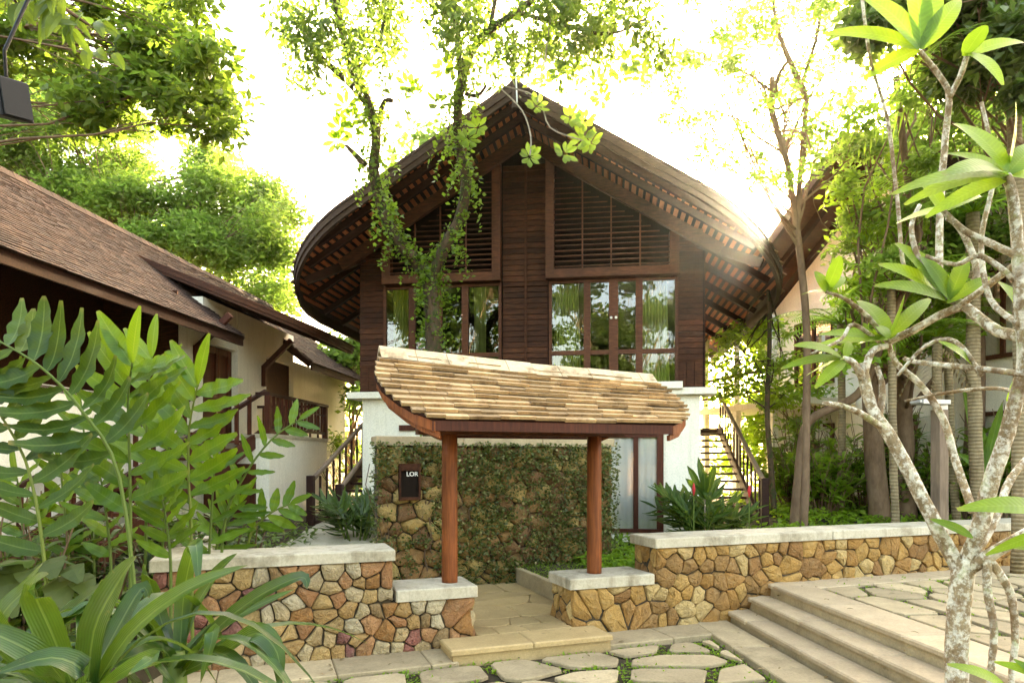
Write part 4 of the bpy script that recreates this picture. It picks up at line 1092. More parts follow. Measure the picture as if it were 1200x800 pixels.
# tree between the canopy and the timber house
ct = thing('vine_clad_tree', 'forked tree wrapped in creepers standing before the timber house', 'tree', (P(505, 600, 10.9).x, 10.9, .3))
limbs = [([(505, 660, 10.9), (504, 560, 10.9), (505, 470, 10.9), (508, 400, 10.9), (505, 350, 10.88), (504, 322, 10.85)], .145, .115),
         ([(505, 326, 10.85), (484, 303, 10.75), (462, 276, 10.6), (447, 240, 10.45), (438, 200, 10.3), (441, 160, 10.2), (432, 122, 10.1), (415, 85, 10.0), (405, 50, 9.9), (395, 10, 9.8), (386, -70, 9.6)], .095, .05),
         ([(504, 326, 10.85), (520, 292, 10.7), (540, 252, 10.5), (546, 212, 10.3), (538, 172, 10.15), (536, 135, 10.0), (541, 100, 9.9), (552, 62, 9.8), (574, 36, 9.7), (606, 14, 9.6), (650, -20, 9.5)], .092, .042),
         ([(541, 100, 9.9), (538, 60, 9.8), (533, 20, 9.7), (528, -40, 9.6)], .06, .04), ([(434, 125, 10.1), (412, 100, 10.0), (392, 82, 9.9), (368, 58, 9.8), (350, 20, 9.7)], .06, .03),
         ([(438, 195, 10.3), (448, 125, 10.2), (460, 118, 10.1)], .045, .03), ([(546, 110, 10), (560, 112, 9.9), (570, 100, 9.8)], .035, .02), ([(428, 195, 10.35), (415, 180, 10.3), (405, 170, 10.3)], .06, .02),
         ([(415, 85, 10.0), (440, 60, 9.9), (452, 20, 9.8), (470, -30, 9.7)], .04, .02), ([(606, 14, 9.6), (660, 30, 9.4), (715, 40, 9.2), (760, 20, 9.0)], .03, .012), ([(574, 36, 9.7), (585, -20, 9.6), (600, -60, 9.6)], .035, .02)]
b = MB(); paths = []
for pts, a, c in limbs:
    q = pl(pts); b.tube(q, taper(len(q), a, c), 12, .10); paths.append((q, taper(len(q), a, c)))
b.build('trunk', 'bark_fig', ct, smooth=True)
b = MB(); pos = []
for (q, r_), w_ in zip(paths[:3], (700, 1500, 1200)):         # creepers hugging the bark
    for _ in range(w_):
        i = random.randrange(len(q)-1); p = q[i].lerp(q[i+1], random.random()); d = Vector(rng.normal(size=3)).normalized()
        pos.append(tuple(p+d*(r_[i]*1.02+random.uniform(0, .07))))
b.cloud(pos, .065, .1, .65, .3)
pos = []
for (q, r_), w_ in zip(paths[:3], (26, 90, 70)):            # creeper strands hanging off the limbs
    for _ in range(w_):
        i = random.randrange(len(q)-1)
        if q[i].z > 8.2: continue
        d = Vector(rng.normal(size=3)); d.z = 0; d.normalize(); p = q[i]+d*r_[i]*1.1; L = random.uniform(.15, .65)
        vx = d*random.uniform(.1, .45)
        for k in range(int(L*42)):
            f = k/(L*42); pos.append(tuple(p+vx*f**.6*.8+Vector((0, 0, -L*f+.10*math.sin(f*3)))+Vector(rng.normal(size=3))*.025))
b.cloud(pos, .072, .3, .75, .25); b.build('creeper_leaves', 'leaf_vine', ct)
b = MB(); pos = []
def kc(x, y): return (x < 470 and y < 95-.0*x) or (x > 490 and y < 60+.10*(x-490)*.6) or (480 > x > 400 and y < 150 and random.random() < .15)
for c, r in clumps_px((335, -70, 785, 130), 9.7, 112, .36, .7, kc):
    n = 46; cs = blob(c, r, 6, .2)
    for q in cs:
        L = random.uniform(.15, .5)
        for k in range(17): pos.append((q[0]+random.gauss(0, .075), q[1]+random.gauss(0, .09), q[2]-L*k/17+random.gauss(0, .05)))
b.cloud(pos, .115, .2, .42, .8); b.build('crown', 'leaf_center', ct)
b = MB()                                                     # bright leaf rosettes dangling in front of the gable
def rosette(mb, c, n, L, w, upv, spread=1.0, shape='obovate'):
    a0 = random.uniform(0, 6)
    for k in range(n):
        a = a0+2*math.pi*k/n+random.uniform(-.25, .25); up = Vector(upv).normalized(); x = up.orthogonal().normalized(); y = up.cross(x)
        d = (x*math.cos(a)+y*math.sin(a))*spread+up*random.uniform(.05, .55); d.normalize()
        mb.leaf(c+d*.02, c+d*L*random.uniform(.75, 1.15), w*random.uniform(.8, 1.15), up, -.08, .2, 5, shape)
ros = [(628, 125, 9.0), (620, 184, 9.0), (661, 180, 9.0), (683, 163, 9.0), (692, 168, 9.0), (668, 138, 9.0), (686, 142, 9.0), (737, 72, 9.1), (752, 88, 9.1), (640, 96, 9.1), (700, 95, 9.2), (560, 150, 9.6), (548, 163, 9.7), (705, 115, 9.1), (655, 85, 9.1), (728, 90, 9.2)]
for x, y, Y in ros: b = MB(); rosette(b, P(x, y, Y), 9, .19, .075, (random.uniform(-.5, .5), -1, random.uniform(-.1, .5))); b.build('leaf_rosette', 'leaf_vine', ct)
for x, y, Y in [(478, 100, 9.9), (487, 110, 9.9), (515, 122, 9.9), (398, 150, 10), (395, 165, 10), (412, 140, 10), (405, 125, 10), (520, 80, 9.8), (530, 75, 9.8)]: b = MB(); rosette(b, P(x, y, Y), 8, .22, .085, (random.uniform(-.6, .6), -1, random.uniform(-.3, .6))); b.build('leaf_rosette', 'leaf_vine', ct)
b = MB()
for pts in ([(650, -20, 9.5), (640, 60, 9.2), (630, 120, 9.0)], [(588, 105, 9.4), (612, 130, 9.2), (622, 160, 9.05), (621, 182, 9.0)], [(588, 100, 9.4), (630, 115, 9.1), (645, 150, 9.0), (684, 165, 9.0)], [(700, 20, 9.2), (735, 50, 9.1), (740, 72, 9.1)]):
    q = pl(pts); b.tube(q, .010, 6)
b.build('twigs', 'bark_grey', ct)
# slim tree at the right with a pale ringed trunk and fine foliage
q = pl([(941, 640, 11.6), (944, 560, 11.6), (945, 480, 11.6), (946, 400, 11.6), (940, 320, 11.6), (934, 270, 11.6), (928, 225, 11.6), (920, 180, 11.6), (905, 130, 11.6), (905, 90, 11.5)])
cl = clumps_px((800, -40, 1010, 190), 11.8, 60, .38, 1.2, lambda x, y: abs(x-915) < 120 and not (x < 850 and 0 < y < 40))+clumps_px((720, 95, 860, 170), 12.5, 6, .3, .6)+clumps_px((875, 120, 925, 230), 11.6, 6, .3)
rt_ = crown_tree('slender_tree', 'slim tree with a pale ringed trunk and thin airy leaves right of the timber house', P(941, 640, 11.6), None, cl, 'leaf_tree', 46, .10, 'bark_brown', .07, limbf=.3, trunk_pts=q)
b = MB()
for pts in ([(934, 270, 11.6), (938, 200, 11.6), (945, 120, 11.5), (940, 100, 11.4), (960, 30, 11.3), (962, -40, 11.3)], [(943, 110, 11.5), (925, 70, 11.5), (910, 30, 11.4), (903, -30, 11.4)], [(922, 190, 11.6), (905, 130, 11.6), (912, 90, 11.6), (925, 70, 11.6)]):
    q2 = pl(pts); b.tube(q2, taper(len(q2), .055, .022), 8)
b.build('limbs', 'bark_brown', rt_, smooth=True)
# two more trunks beside it
q = pl([(930, 620, 12.1), (936, 560, 12.1), (941, 510, 12.1), (952, 490, 12.0), (975, 478, 11.9), (1005, 462, 11.7), (1025, 425, 11.5), (1040, 380, 11.4), (1075, 300, 11.2), (1062, 200, 11.0), (1050, 90, 10.8)])
cl = clumps_px((985, 40, 1120, 330), 11.2, 22, .38, .9)
crown_tree('leaning_tree', 'brown trunk bending sharply to the right behind the frangipani', P(930, 620, 12.1), None, cl, 'leaf_tree', 70, .14, 'bark_brown', .085, trunk_pts=q)
q = pl([(907, 600, 13.5), (903, 540, 13.5), (899, 480, 13.5), (902, 400, 13.5), (900, 340, 13.5)])
cl = clumps_px((845, 380, 925, 470), 14.5, 22, .42, 1.0)
crown_tree('young_tree', 'young tree with thin dark stem beside the right hand staircase', P(907, 605, 13.5), None, cl, 'leaf_cover', 30, .14, 'bark_fig', .06, limbf=.5, trunk_pts=q)
# dense dark tree at the top right
cl = clumps_px((1010, -60, 1240, 110), 9.0, 38, .42, 1.0, lambda x, y: y < 30+(x-1000)*.5)
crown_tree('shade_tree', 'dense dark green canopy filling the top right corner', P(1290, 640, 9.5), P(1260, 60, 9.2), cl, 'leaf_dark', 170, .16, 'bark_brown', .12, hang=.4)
# background trees
def bg(name, label, rect, depth, n, r, leaf, ls, nl, grp='trees beyond the houses'):
    cl = clumps_px(rect, depth, n, r, 2.0); bx = P((rect[0]+rect[2])/2, 600, depth); crown_tree(name, label, (bx.x, depth, .4), P((rect[0]+rect[2])/2, (rect[1]+rect[3]*2)/3, depth), cl, leaf, nl, ls, 'bark_brown', .2, grp)
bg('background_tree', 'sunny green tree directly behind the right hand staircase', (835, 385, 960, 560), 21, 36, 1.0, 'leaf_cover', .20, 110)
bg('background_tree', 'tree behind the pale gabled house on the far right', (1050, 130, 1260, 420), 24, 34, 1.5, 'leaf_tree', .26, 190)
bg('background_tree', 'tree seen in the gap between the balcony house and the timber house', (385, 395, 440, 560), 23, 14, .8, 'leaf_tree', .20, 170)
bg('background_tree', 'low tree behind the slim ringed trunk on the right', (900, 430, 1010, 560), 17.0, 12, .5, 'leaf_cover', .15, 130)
bg('background_tree', 'unseen tall tree added behind the timber house to shade the left house roof', (470, 150, 640, 300), 30, 40, 1.9, 'leaf_tree', .42, 90)  # unseen tree, added to keep the sun off the left house roof
bg('background_tree', 'unseen broad tree added behind the timber house to shade the balcony house walls', (440, 230, 640, 520), 27, 48, 1.7, 'leaf_tree', .42, 90)  # unseen tree, added with a low crown to block sun on the left house
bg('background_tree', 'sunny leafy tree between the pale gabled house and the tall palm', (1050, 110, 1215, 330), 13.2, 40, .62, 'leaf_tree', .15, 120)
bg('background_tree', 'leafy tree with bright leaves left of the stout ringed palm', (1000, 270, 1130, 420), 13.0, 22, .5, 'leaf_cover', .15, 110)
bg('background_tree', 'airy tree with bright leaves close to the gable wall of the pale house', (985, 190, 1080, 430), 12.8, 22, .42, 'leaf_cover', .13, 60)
# palms
def frond(mb, a, d, L, wid, n=26, sag=.5, lw=.035):
    d = Vector(d).normalized(); pts = []
    for i in range(n+1):
        f = i/n; pts.append(Vector(a)+d*L*f+Vector((0, 0, -sag*L*f*f)))
    side0 = d.cross(Vector((0, 0, 1))).normalized()
    for i in range(3, n+1):
        f = i/n; tg = (pts[i]-pts[i-1]).normalized(); ln = wid*math.sin(math.pi*min(1, f*.88+.1))**.7
        for sg in (-1, 1):
            e = pts[i]+(side0*sg*.86+tg*.55+Vector((0, 0, -.28))).normalized()*ln*random.uniform(.85, 1.1)
            mb.strap([pts[i], pts[i].lerp(e, .5)+Vector((0, 0, .02)), e], lw, Vector((0, 0, 1)), .15, 'lance')
    return pts
def palm(label, base, top, r, nf, L, grp='palms behind the garden wall', leaf='leaf_palm', dry=0):
    base = Vector((base.x, base.y, gz(base.x, base.y)-.05)); t = thing('palm', label, 'palm', base, grp); b = MB(); q = wig(base, top, 12, .015); b.tube(q, [r*(1+.05*(i % 2)) for i in range(13)], 12); b.build('trunk', 'bark_palm', t, smooth=True)
    b = MB(); m = MB()
    for k in range(nf):
        a = 2*math.pi*k/nf*1.0+random.uniform(-.3, .3); el = random.uniform(.1, 1.0); d = (math.cos(a), math.sin(a), el)
        p = frond(b, q[-1], d, L*random.uniform(.8, 1.15), L*.28, 22, random.uniform(.35, .75)); m.tube(p, taper(len(p), .018, .004), 5)
    b.build('fronds', leaf, t); m.build('ribs', 'leaf_cover', t)
    if dry:
        b = MB()
        for k in range(5): frond(b, q[-1]-Vector((0, 0, .1)), (math.cos(k*1.3), math.sin(k*1.3), -.6), L*.6, L*.2, 14, .9)
        b.build('dry_fronds', 'leaf_dry', t)
    return t
palm('slim palm with ringed tan trunk just left of the wooden lamp post', P(1050, 600, 11.2)*1, P(1044, 330, 11.2), .062, 11, 1.5)
palm('palm with dark ringed trunk straight behind the wooden lamp post', P(1106, 600, 11.4), P(1098, 395, 11.4), .075, 9, 1.1, dry=1)
palm('palm with pale trunk just right of the wooden lamp post', P(1122, 600, 12.2), P(1112, 372, 12.2), .07, 9, 1.2)
palm('stout ringed palm behind the forked frangipani limb', P(1149, 610, 11.0), P(1140, 250, 11.0), .10, 12, 2.1)
palm('tall palm with green crownshaft near the right edge', P(1192, 620, 9.2), P(1186, 70, 9.2), .085, 12, 2.2)
palm('bushy palm left of the leaning brown trunk', P(985, 600, 13.5), P(985, 380, 13.5), .07, 13, 1.6)
# understorey on the right: broad leaved shrubs
def shrub(name, label, cat, base, n, h, spread, L, w, leaf, group=None, per=7, stemmat='bark_brown', shape='ovate'):
    t = thing(name, label, cat, base, group); b = MB(); m = MB(); base = Vector(base)
    for k in range(n):
        a = random.uniform(0, 6.28); rr2 = spread*random.random()**.6; hh = h*random.uniform(.55, 1.1)
        tip = base+Vector((math.cos(a)*rr2, math.sin(a)*rr2, hh)); q = wig(base+Vector((math.cos(a), math.sin(a), 0))*rr2*.25, tip, 6, .08); m.tube(q, taper(7, .014, .006), 5)
        for i in range(per):
            f = .35+.65*(i+random.random())/per; p = q[min(6, int(f*6))]; aa = random.uniform(0, 6.28)
            d = Vector((math.cos(aa), math.sin(aa), random.uniform(-.25, .75))).normalized()
            b.leaf(p, p+d*L*random.uniform(.7, 1.2), w*random.uniform(.75, 1.2), Vector((0, 0, 1)), .10, .25, 4, shape)
    m.build('stems', stemmat, t); b.build('leaves', leaf, t); return t
G1 = 'shrubs behind the right garden wall'
sh = [(925, 14.6, 1.0, 'leaf_cover', 'round leafy shrub between the right staircase and the slim trunks'), (965, 13.4, 1.0, 'leaf_cover', 'leafy shrub right of the slim ringed trunk'),
      (1010, 13.8, 1.4, 'leaf_cover', 'leafy shrub behind the left frangipani limb'), (1075, 13.2, 1.1, 'leaf_palm', 'shrub at the foot of the slim tan palm'),
      (1135, 12.6, 1.1, 'leaf_cover', 'shrub close to the right of the lamp post'), (1178, 12.4, 1.5, 'leaf_palm', 'shrub framed by the two frangipani limbs'),
      (1040, 14.5, 1.7, 'leaf_tree', 'tall shrub in front of the boundary wall'), (940, 14.6, 1.6, 'leaf_tree', 'shrub growing at the left end of the boundary wall'), (1225, 12.6, 1.6, 'leaf_cover', 'shrub at the right edge behind the garden wall')]
for x, Y, hh, lf, lab in sh:
    b0 = P(x, 600, Y); shrub('shrub', lab, 'shrub', (b0.x, Y, gz(b0.x, Y)), 44, hh*1.3, .85, .30, .10, lf, G1, 11)
# banana-like upright leaves
t = thing('banana_plant', 'banana plant with upright paddle leaves right of the lamp post', 'plant', (P(1150, 600, 11.6).x, 11.6, .5))
b = MB()
for tip, mid, w in (((1128, 455), (1140, 500), .20), ((1135, 500), (1150, 520), .26), ((1175, 470), (1160, 530), .24), ((1190, 510), (1170, 545), .22), ((1120, 530), (1145, 550), .2)):
    b.strap(pl([(1152, 600, 11.6), (*mid, 11.6), (*tip, 11.5)]), w, Vector((0, -1, .2)), .2, 'lance')
b.build('leaves', 'leaf_ginger', t)
# ground cover behind the right wall and left/back beds
b = MB(); pos = []
for k in range(26000):
    u, v = random.uniform(2.6, 13), random.uniform(.62, 9); p = PF(u, v, 0)
    if HF.w.dot(p-HF.o) > -.3 and HF.u.dot(p-HF.o) < 4.7: continue
    pos.append((p.x, p.y, gz(p.x, p.y)+random.uniform(.02, .30)*(.6+.6*noise.noise(p*.9))))
b.cloud(pos, .12, .8, .62, 0); o = b.build('ground_cover', 'leaf_cover'); tag(o, 'knee high bright ground cover behind the right garden wall', 'ground cover', kind='stuff')
b = MB(); pos = []
for k in range(9000):
    u, v = random.uniform(1.75, 3.6), random.uniform(.6, 5.6); p = PF(u, v, 0)
    pos.append((p.x, p.y, gz(p.x, p.y)+random.uniform(-.02, .05)))
b.cloud(pos, .05, .1, .2, -.8); o = b.build('grass', 'leaf_cover'); tag(o, 'strip of lawn between the screen wall and the white framed window', 'grass', kind='stuff')
b = MB(); pos = []
for k in range(6000):
    p = Vector((random.uniform(-8.5, -3.3), random.uniform(2.5, 12), 0)); z0 = gz(p.x, p.y) if p.y > 6.2 else .28
    pos.append((p.x, p.y, z0+random.uniform(.0, .22)))
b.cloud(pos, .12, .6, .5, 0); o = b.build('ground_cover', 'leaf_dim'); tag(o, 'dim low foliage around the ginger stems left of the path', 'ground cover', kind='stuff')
# ginger clumps by the house
def gstem(mb, sm, pts, n, L, w, start=.2, side=None, leaf_up=Vector((0, -1, .25)), wave=.12, droop=-.05):
    q = pts; m = len(q)-1; sm.tube(q, taper(len(q), .016, .007), 7)
    for i in range(n):
        f = start+(1-start)*(i+.4)/n; k = f*m; p = q[int(k)].lerp(q[min(m, int(k)+1)], k-int(k)); tg = (q[min(m, int(k)+1)]-q[int(k)]).normalized() if int(k) < m else (q[m]-q[m-1]).normalized()
        s = tg.cross(leaf_up).normalized()*(1 if i % 2 else -1)
        if side: s = (s+Vector(side)*.3).normalized()
        d = (s*.88+tg*(.28+.45*f)+Vector((0, random.uniform(-.25, .25), random.uniform(-.12, .1)))).normalized()
        l = L*random.uniform(.85, 1.1)*(1-.35*abs(f-.6))
        mb.leaf(p, p+d*l, w*random.uniform(.85, 1.15), (leaf_up+Vector((random.uniform(-.3, .3), 0, random.uniform(0, .5)))).normalized(), droop+random.uniform(-.06, .06), .22, 11, 'ovate', wave*2.2)
    tip = q[-1]; d = (q[-1]-q[-2]).normalized(); mb.leaf(tip, tip+d*L*.8, w*.8, leaf_up, .03, .3, 6)
def clump(name, label, base, n, h, spread, L, w, leaf, flowers=0, nl=9):
    t = thing(name, label, 'plant', base, 'ginger clumps beside the timber house'); b = MB(); s = MB(); base = Vector(base); tips = []
    for k in range(n):
        a = random.uniform(0, 6.28); d = Vector((math.cos(a), math.sin(a), 0)); hh = h*random.uniform(.6, 1.05); e = base+d*spread*random.uniform(.35, 1)+Vector((0, 0, hh))
        q = [base+d*.12+(e-base-d*.12)*f+Vector((0, 0, hh*.35*math.sin(math.pi*f)*.6)) for f in np.linspace(0, 1, 8)]
        gstem(b, s, q, nl, L, w, .3, None, Vector((d.x*.2, -.5, 1)).normalized(), .03, -.10); tips.append(q[-1])
    s.build('stems', 'leaf_dim', t); b.build('leaves', leaf, t)
    for k in range(flowers):
        f = MB(); p = flowers_at[k]; f.tube([p-Vector((0, 0, .10)), p-Vector((0, 0, .04)), p, p+Vector((0, 0, .06)), p+Vector((0, 0, .10))], [.006, .02, .028, .018, .004], 8); f.build('flower', 'red_petal', t)
        f = MB(); f.tube([Vector((p.x, p.y, base.z)), p-Vector((0, 0, .1))], .009, 5); f.build('flower_stalk', 'leaf_dim', t)
flowers_at = [P(813, 573, 10.75), P(878, 575, 10.7)]
c0 = P(822, 630, 11.3); clump('ginger_clump', 'dark leaved ginger clump with two red flowers by the white corner of the timber house', (c0.x, 11.3, gz(c0.x, 11.3)), 30, .95, .88, .40, .085, 'leaf_dim', 2)
c0 = P(418, 630, 11.6); clump('ginger_clump', 'narrow leaved ginger clump at the foot of the stairs left of the screen wall', (c0.x, 11.6, gz(c0.x, 11.6)), 20, .85, .62, .40, .07, 'leaf_dark')
# upright dark leaves on top of the right clump
t = thing('frangipani_shoot', 'upright shoot of broad dark leaves against the white wall corner', 'plant', (P(832, 600, 11.2).x, 11.2, .5)); b = MB(); s = MB(); c0 = P(826, 585, 11.2)
s.tube([Vector((c0.x, 11.2, .4)), c0], .012, 6); s.build('stem', 'bark_grey', t)
for tip in ((805, 545), (818, 535), (838, 543), (803, 560), (845, 558), (812, 568), (848, 575), (825, 550)): b.leaf(c0, P(*tip, 11.15+random.uniform(-.15, .15)), .12, Vector((0, -1, .3)), .05, .25, 5, 'obovate')
b.build('leaves', 'leaf_dim', t)
# plants by the far left path
for x, y, Y, hh, lab in ((405, 520, 18.5, 1.0, 'spiky fan leaved plant beside the white balcony wall'), (400, 570, 15.5, .8, 'low plant below the balcony corner')):
    b0 = P(x, y, Y); t = thing('fan_palm', lab, 'plant', (b0.x, Y, gz(b0.x, Y))); b = MB(); s = MB(); g0 = Vector((b0.x, Y, gz(b0.x, Y)))
    for k in range(16):
        a = random.uniform(0, 6.28); e = g0+Vector((math.cos(a)*.45, math.sin(a)*.45, hh*random.uniform(.6, 1.5))); s.tube(wig(g0, e, 4, .06), .008, 4)
        for j in range(9): aa = random.uniform(0, 6.28); d = Vector((math.cos(aa), math.sin(aa), random.uniform(-.3, .5))).normalized(); b.leaf(e, e+d*.38, .035, Vector((0, 0, 1)), .05, .2, 4, 'lance')
    s.build('stems', 'leaf_dim', t); b.build('leaves', 'leaf_dark', t)
# ------------------------------------------------------------------ tall ginger at the left
t = thing('tall_ginger', 'tall ginger with bright wavy leaves in front of the white house', 'plant', P(152, 680, 5.6), 'ginger stems left of the path'); b = MB(); s = MB()
gstem(b, s, pl([(152, 800, 5.6), (153, 640, 5.6), (152, 540, 5.6), (150, 470, 5.6), (155, 425, 5.5)]), 17, .60, .145, .32)
gstem(b, s, pl([(226, 780, 6.0), (224, 620, 6.0), (221, 560, 6.0), (222, 500, 6.0), (232, 450, 5.9)]), 15, .58, .14, .34)
gstem(b, s, pl([(168, 760, 6.3), (172, 580, 6.3), (172, 480, 6.3), (178, 418, 6.3)]), 11, .50, .13, .42)
s.build('stems', 'leaf_dim', t); b.build('leaves', 'leaf_ginger', t, smooth=True)
t = thing('tall_ginger', 'darker ginger stem leaning far to the left with hanging leaves', 'plant', P(150, 700, 5.2), 'ginger stems left of the path'); b = MB(); s = MB()
gstem(b, s, pl([(165, 760, 5.2), (140, 560, 5.2), (95, 480, 5.1), (48, 430, 5.0), (0, 400, 5.0)]), 19, .56, .135, .3, None, Vector((.2, -1, .45)), .14, -.16)
gstem(b, s, pl([(60, 780, 5.0), (50, 640, 5.0), (30, 540, 5.0), (-10, 470, 5.0)]), 14, .5, .12, .3, None, Vector((.2, -1, .4)), .12, -.16)
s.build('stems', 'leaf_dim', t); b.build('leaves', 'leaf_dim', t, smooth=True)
t = thing('tall_ginger', 'cluster of lower narrow leaved ginger shoots behind the tall bright stems', 'plant', P(180, 700, 6.0), 'ginger stems left of the path'); b = MB(); s = MB()
for x0, x1, y1, Y_ in ((110, 95, 470, 6.2), (190, 200, 500, 6.3), (245, 252, 540, 6.5), (80, 70, 540, 6.0), (130, 118, 560, 5.8), (200, 190, 585, 5.9), (30, 20, 560, 6.0), (250, 280, 590, 6.8)):
    gstem(b, s, pl([(x0, 760, Y_), (x0, 660, Y_), ((x0+x1)/2, (y1+640)/2, Y_), (x1, y1, Y_)]), 11, .40, .085, .35, None, Vector((random.uniform(-.4, .4), -1, .4)))
s.build('stems', 'leaf_dim', t); b.build('leaves', 'leaf_ginger', t, smooth=True)
t = thing('tall_ginger', 'slender ginger stem arching right towards the balcony base', 'plant', P(262, 690, 6.4), 'ginger stems left of the path'); b = MB(); s = MB()
gstem(b, s, pl([(258, 760, 6.6), (262, 620, 6.6), (285, 560, 6.6), (318, 515, 6.6), (350, 492, 6.6)]), 12, .30, .075, .35)
gstem(b, s, pl([(285, 760, 6.9), (290, 640, 6.9), (312, 605, 6.9), (340, 590, 6.9)]), 8, .30, .09, .45)
s.build('stems', 'leaf_dim', t); b.build('leaves', 'leaf_ginger', t, smooth=True)
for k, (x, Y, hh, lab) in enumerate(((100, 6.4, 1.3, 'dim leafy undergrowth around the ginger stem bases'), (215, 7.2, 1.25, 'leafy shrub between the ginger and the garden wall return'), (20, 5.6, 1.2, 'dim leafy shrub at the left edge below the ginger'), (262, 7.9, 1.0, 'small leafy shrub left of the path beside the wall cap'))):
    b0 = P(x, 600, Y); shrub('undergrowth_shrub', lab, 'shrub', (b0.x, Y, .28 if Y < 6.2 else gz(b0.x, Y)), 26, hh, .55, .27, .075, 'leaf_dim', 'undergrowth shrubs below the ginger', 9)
# variegated taro
t = thing('taro_plant', 'low taro with broad yellowish leaves at the left edge above the lily', 'plant', P(60, 720, 4.6)); b = MB(); s = MB()
for bx, by, tx, ty, w in ((20, 700, -10, 650, .22), (30, 690, 15, 640, .24), (50, 690, 40, 660, .2), (70, 700, 88, 690, .2), (60, 680, 75, 655, .2), (80, 690, 105, 660, .16), (10, 680, 30, 700, .2), (90, 700, 120, 680, .16)):
    p0 = P(bx, by-25, 4.7); p1 = P(tx, ty+10, 4.5); b.leaf(p0, p1+Vector((0, -.1, -.05)), w, Vector((0, -.6, 1)).normalized(), .15, -.1, 5, 'ovate', .1); g0 = P(60, 760, 4.8); s.tube(wig(Vector((g0.x, 4.8, .28)), p0, 5, .08), .008, 5)
s.build('stems', 'leaf_dim', t); b.build('leaves', 'leaf_taro', t)
# ------------------------------------------------------------------ crinum lilies at the bottom left
def lily(label, base, leaves, extra, Yb, seed):
    random.seed(seed); t = thing('crinum_lily', label, 'plant', (P(*base, Yb).x, Yb, .2), 'strap leaved lilies in the foreground'); b = MB(); b0 = P(*base, Yb)
    for pts, w in leaves:
        q = pl([(base[0]+random.uniform(-8, 8), base[1], Yb)]+pts); d = q[-1]-q[0]
        b.strap(q, w*.72, Vector((random.uniform(-.2, .2), -.75, .7)).normalized(), .32, 'strap', .02)
    for k in range(extra):
        a = random.uniform(0, 6.28); d = Vector((math.cos(a), math.sin(a)*.8, 0)); L = random.uniform(.65, 1.25); hh = random.uniform(.3, .85)
        b.strap([b0+d*L*f+Vector((0, 0, hh*2.2*f-hh*2.3*f*f)) for f in np.linspace(0, 1, 10)], random.uniform(.075, .11), Vector((0, 0, 1)), .3, 'strap', .03)
    g = Vector((b0.x, Yb, .0)); s = MB(); s.tube([g, b0.lerp(g, .4), b0+Vector((0, 0, .12))], [.09, .085, .05], 10)
    s.build('stem', 'leaf_dim', t, smooth=True); o = b.build('leaves', 'leaf_lily', t, smooth=True)
lily('big crinum lily with long arching leaves at the bottom left', (95, 830),
     [([(60, 740, 2.95), (40, 690, 2.9), (57, 672, 2.8)], .17), ([(110, 740, 3.0), (140, 680, 3.0), (160, 652, 2.95)], .19), ([(130, 750, 3.1), (165, 690, 3.2), (175, 700, 3.2)], .13),
      ([(150, 745, 3.0), (220, 690, 2.9), (290, 662, 2.8)], .13), ([(60, 780, 2.8), (0, 745, 2.7), (-60, 730, 2.6)], .15), ([(20, 760, 2.9), (-20, 700, 2.8), (-60, 680, 2.7)], .16),
      ([(100, 790, 2.7), (60, 770, 2.6), (-10, 790, 2.5)], .13), ([(140, 790, 2.8), (180, 770, 2.7), (150, 790, 2.6)], .11)], 8, 3.0, 5)
lily('crinum lily with shining leaves arching in front of the stone wall', (205, 790),
     [([(215, 700, 3.7), (225, 650, 3.65), (230, 640, 3.55), (233, 690, 3.4)], .14), ([(225, 720, 3.7), (255, 670, 3.7), (278, 648, 3.7)], .12), ([(250, 740, 3.7), (300, 700, 3.6), (352, 676, 3.5), (360, 690, 3.45)], .13),
      ([(260, 765, 3.6), (300, 742, 3.4), (325, 765, 3.3), (328, 810, 3.2)], .16), ([(190, 730, 3.8), (175, 680, 3.8), (168, 660, 3.7)], .13), ([(210, 700, 3.9), (212, 680, 3.9), (214, 668, 3.9)], .07),
      ([(235, 760, 3.5), (250, 740, 3.3), (235, 800, 3.2)], .12), ([(190, 760, 3.5), (150, 770, 3.3), (80, 800, 3.2)], .12), ([(240, 745, 3.8), (290, 715, 3.8), (345, 690, 3.8)], .11), ([(180, 745, 3.7), (150, 720, 3.6), (120, 740, 3.5)], .12)], 12, 3.6, 6)
random.seed(77)
lily('smaller crinum lily between the large lilies and the planting bed', (20, 800), [([(0, 730, 3.6), (30, 690, 3.6), (50, 660, 3.5)], .15), ([(60, 740, 3.7), (100, 700, 3.7), (130, 680, 3.6)], .13)], 12, 3.7, 8)
random.seed(99)
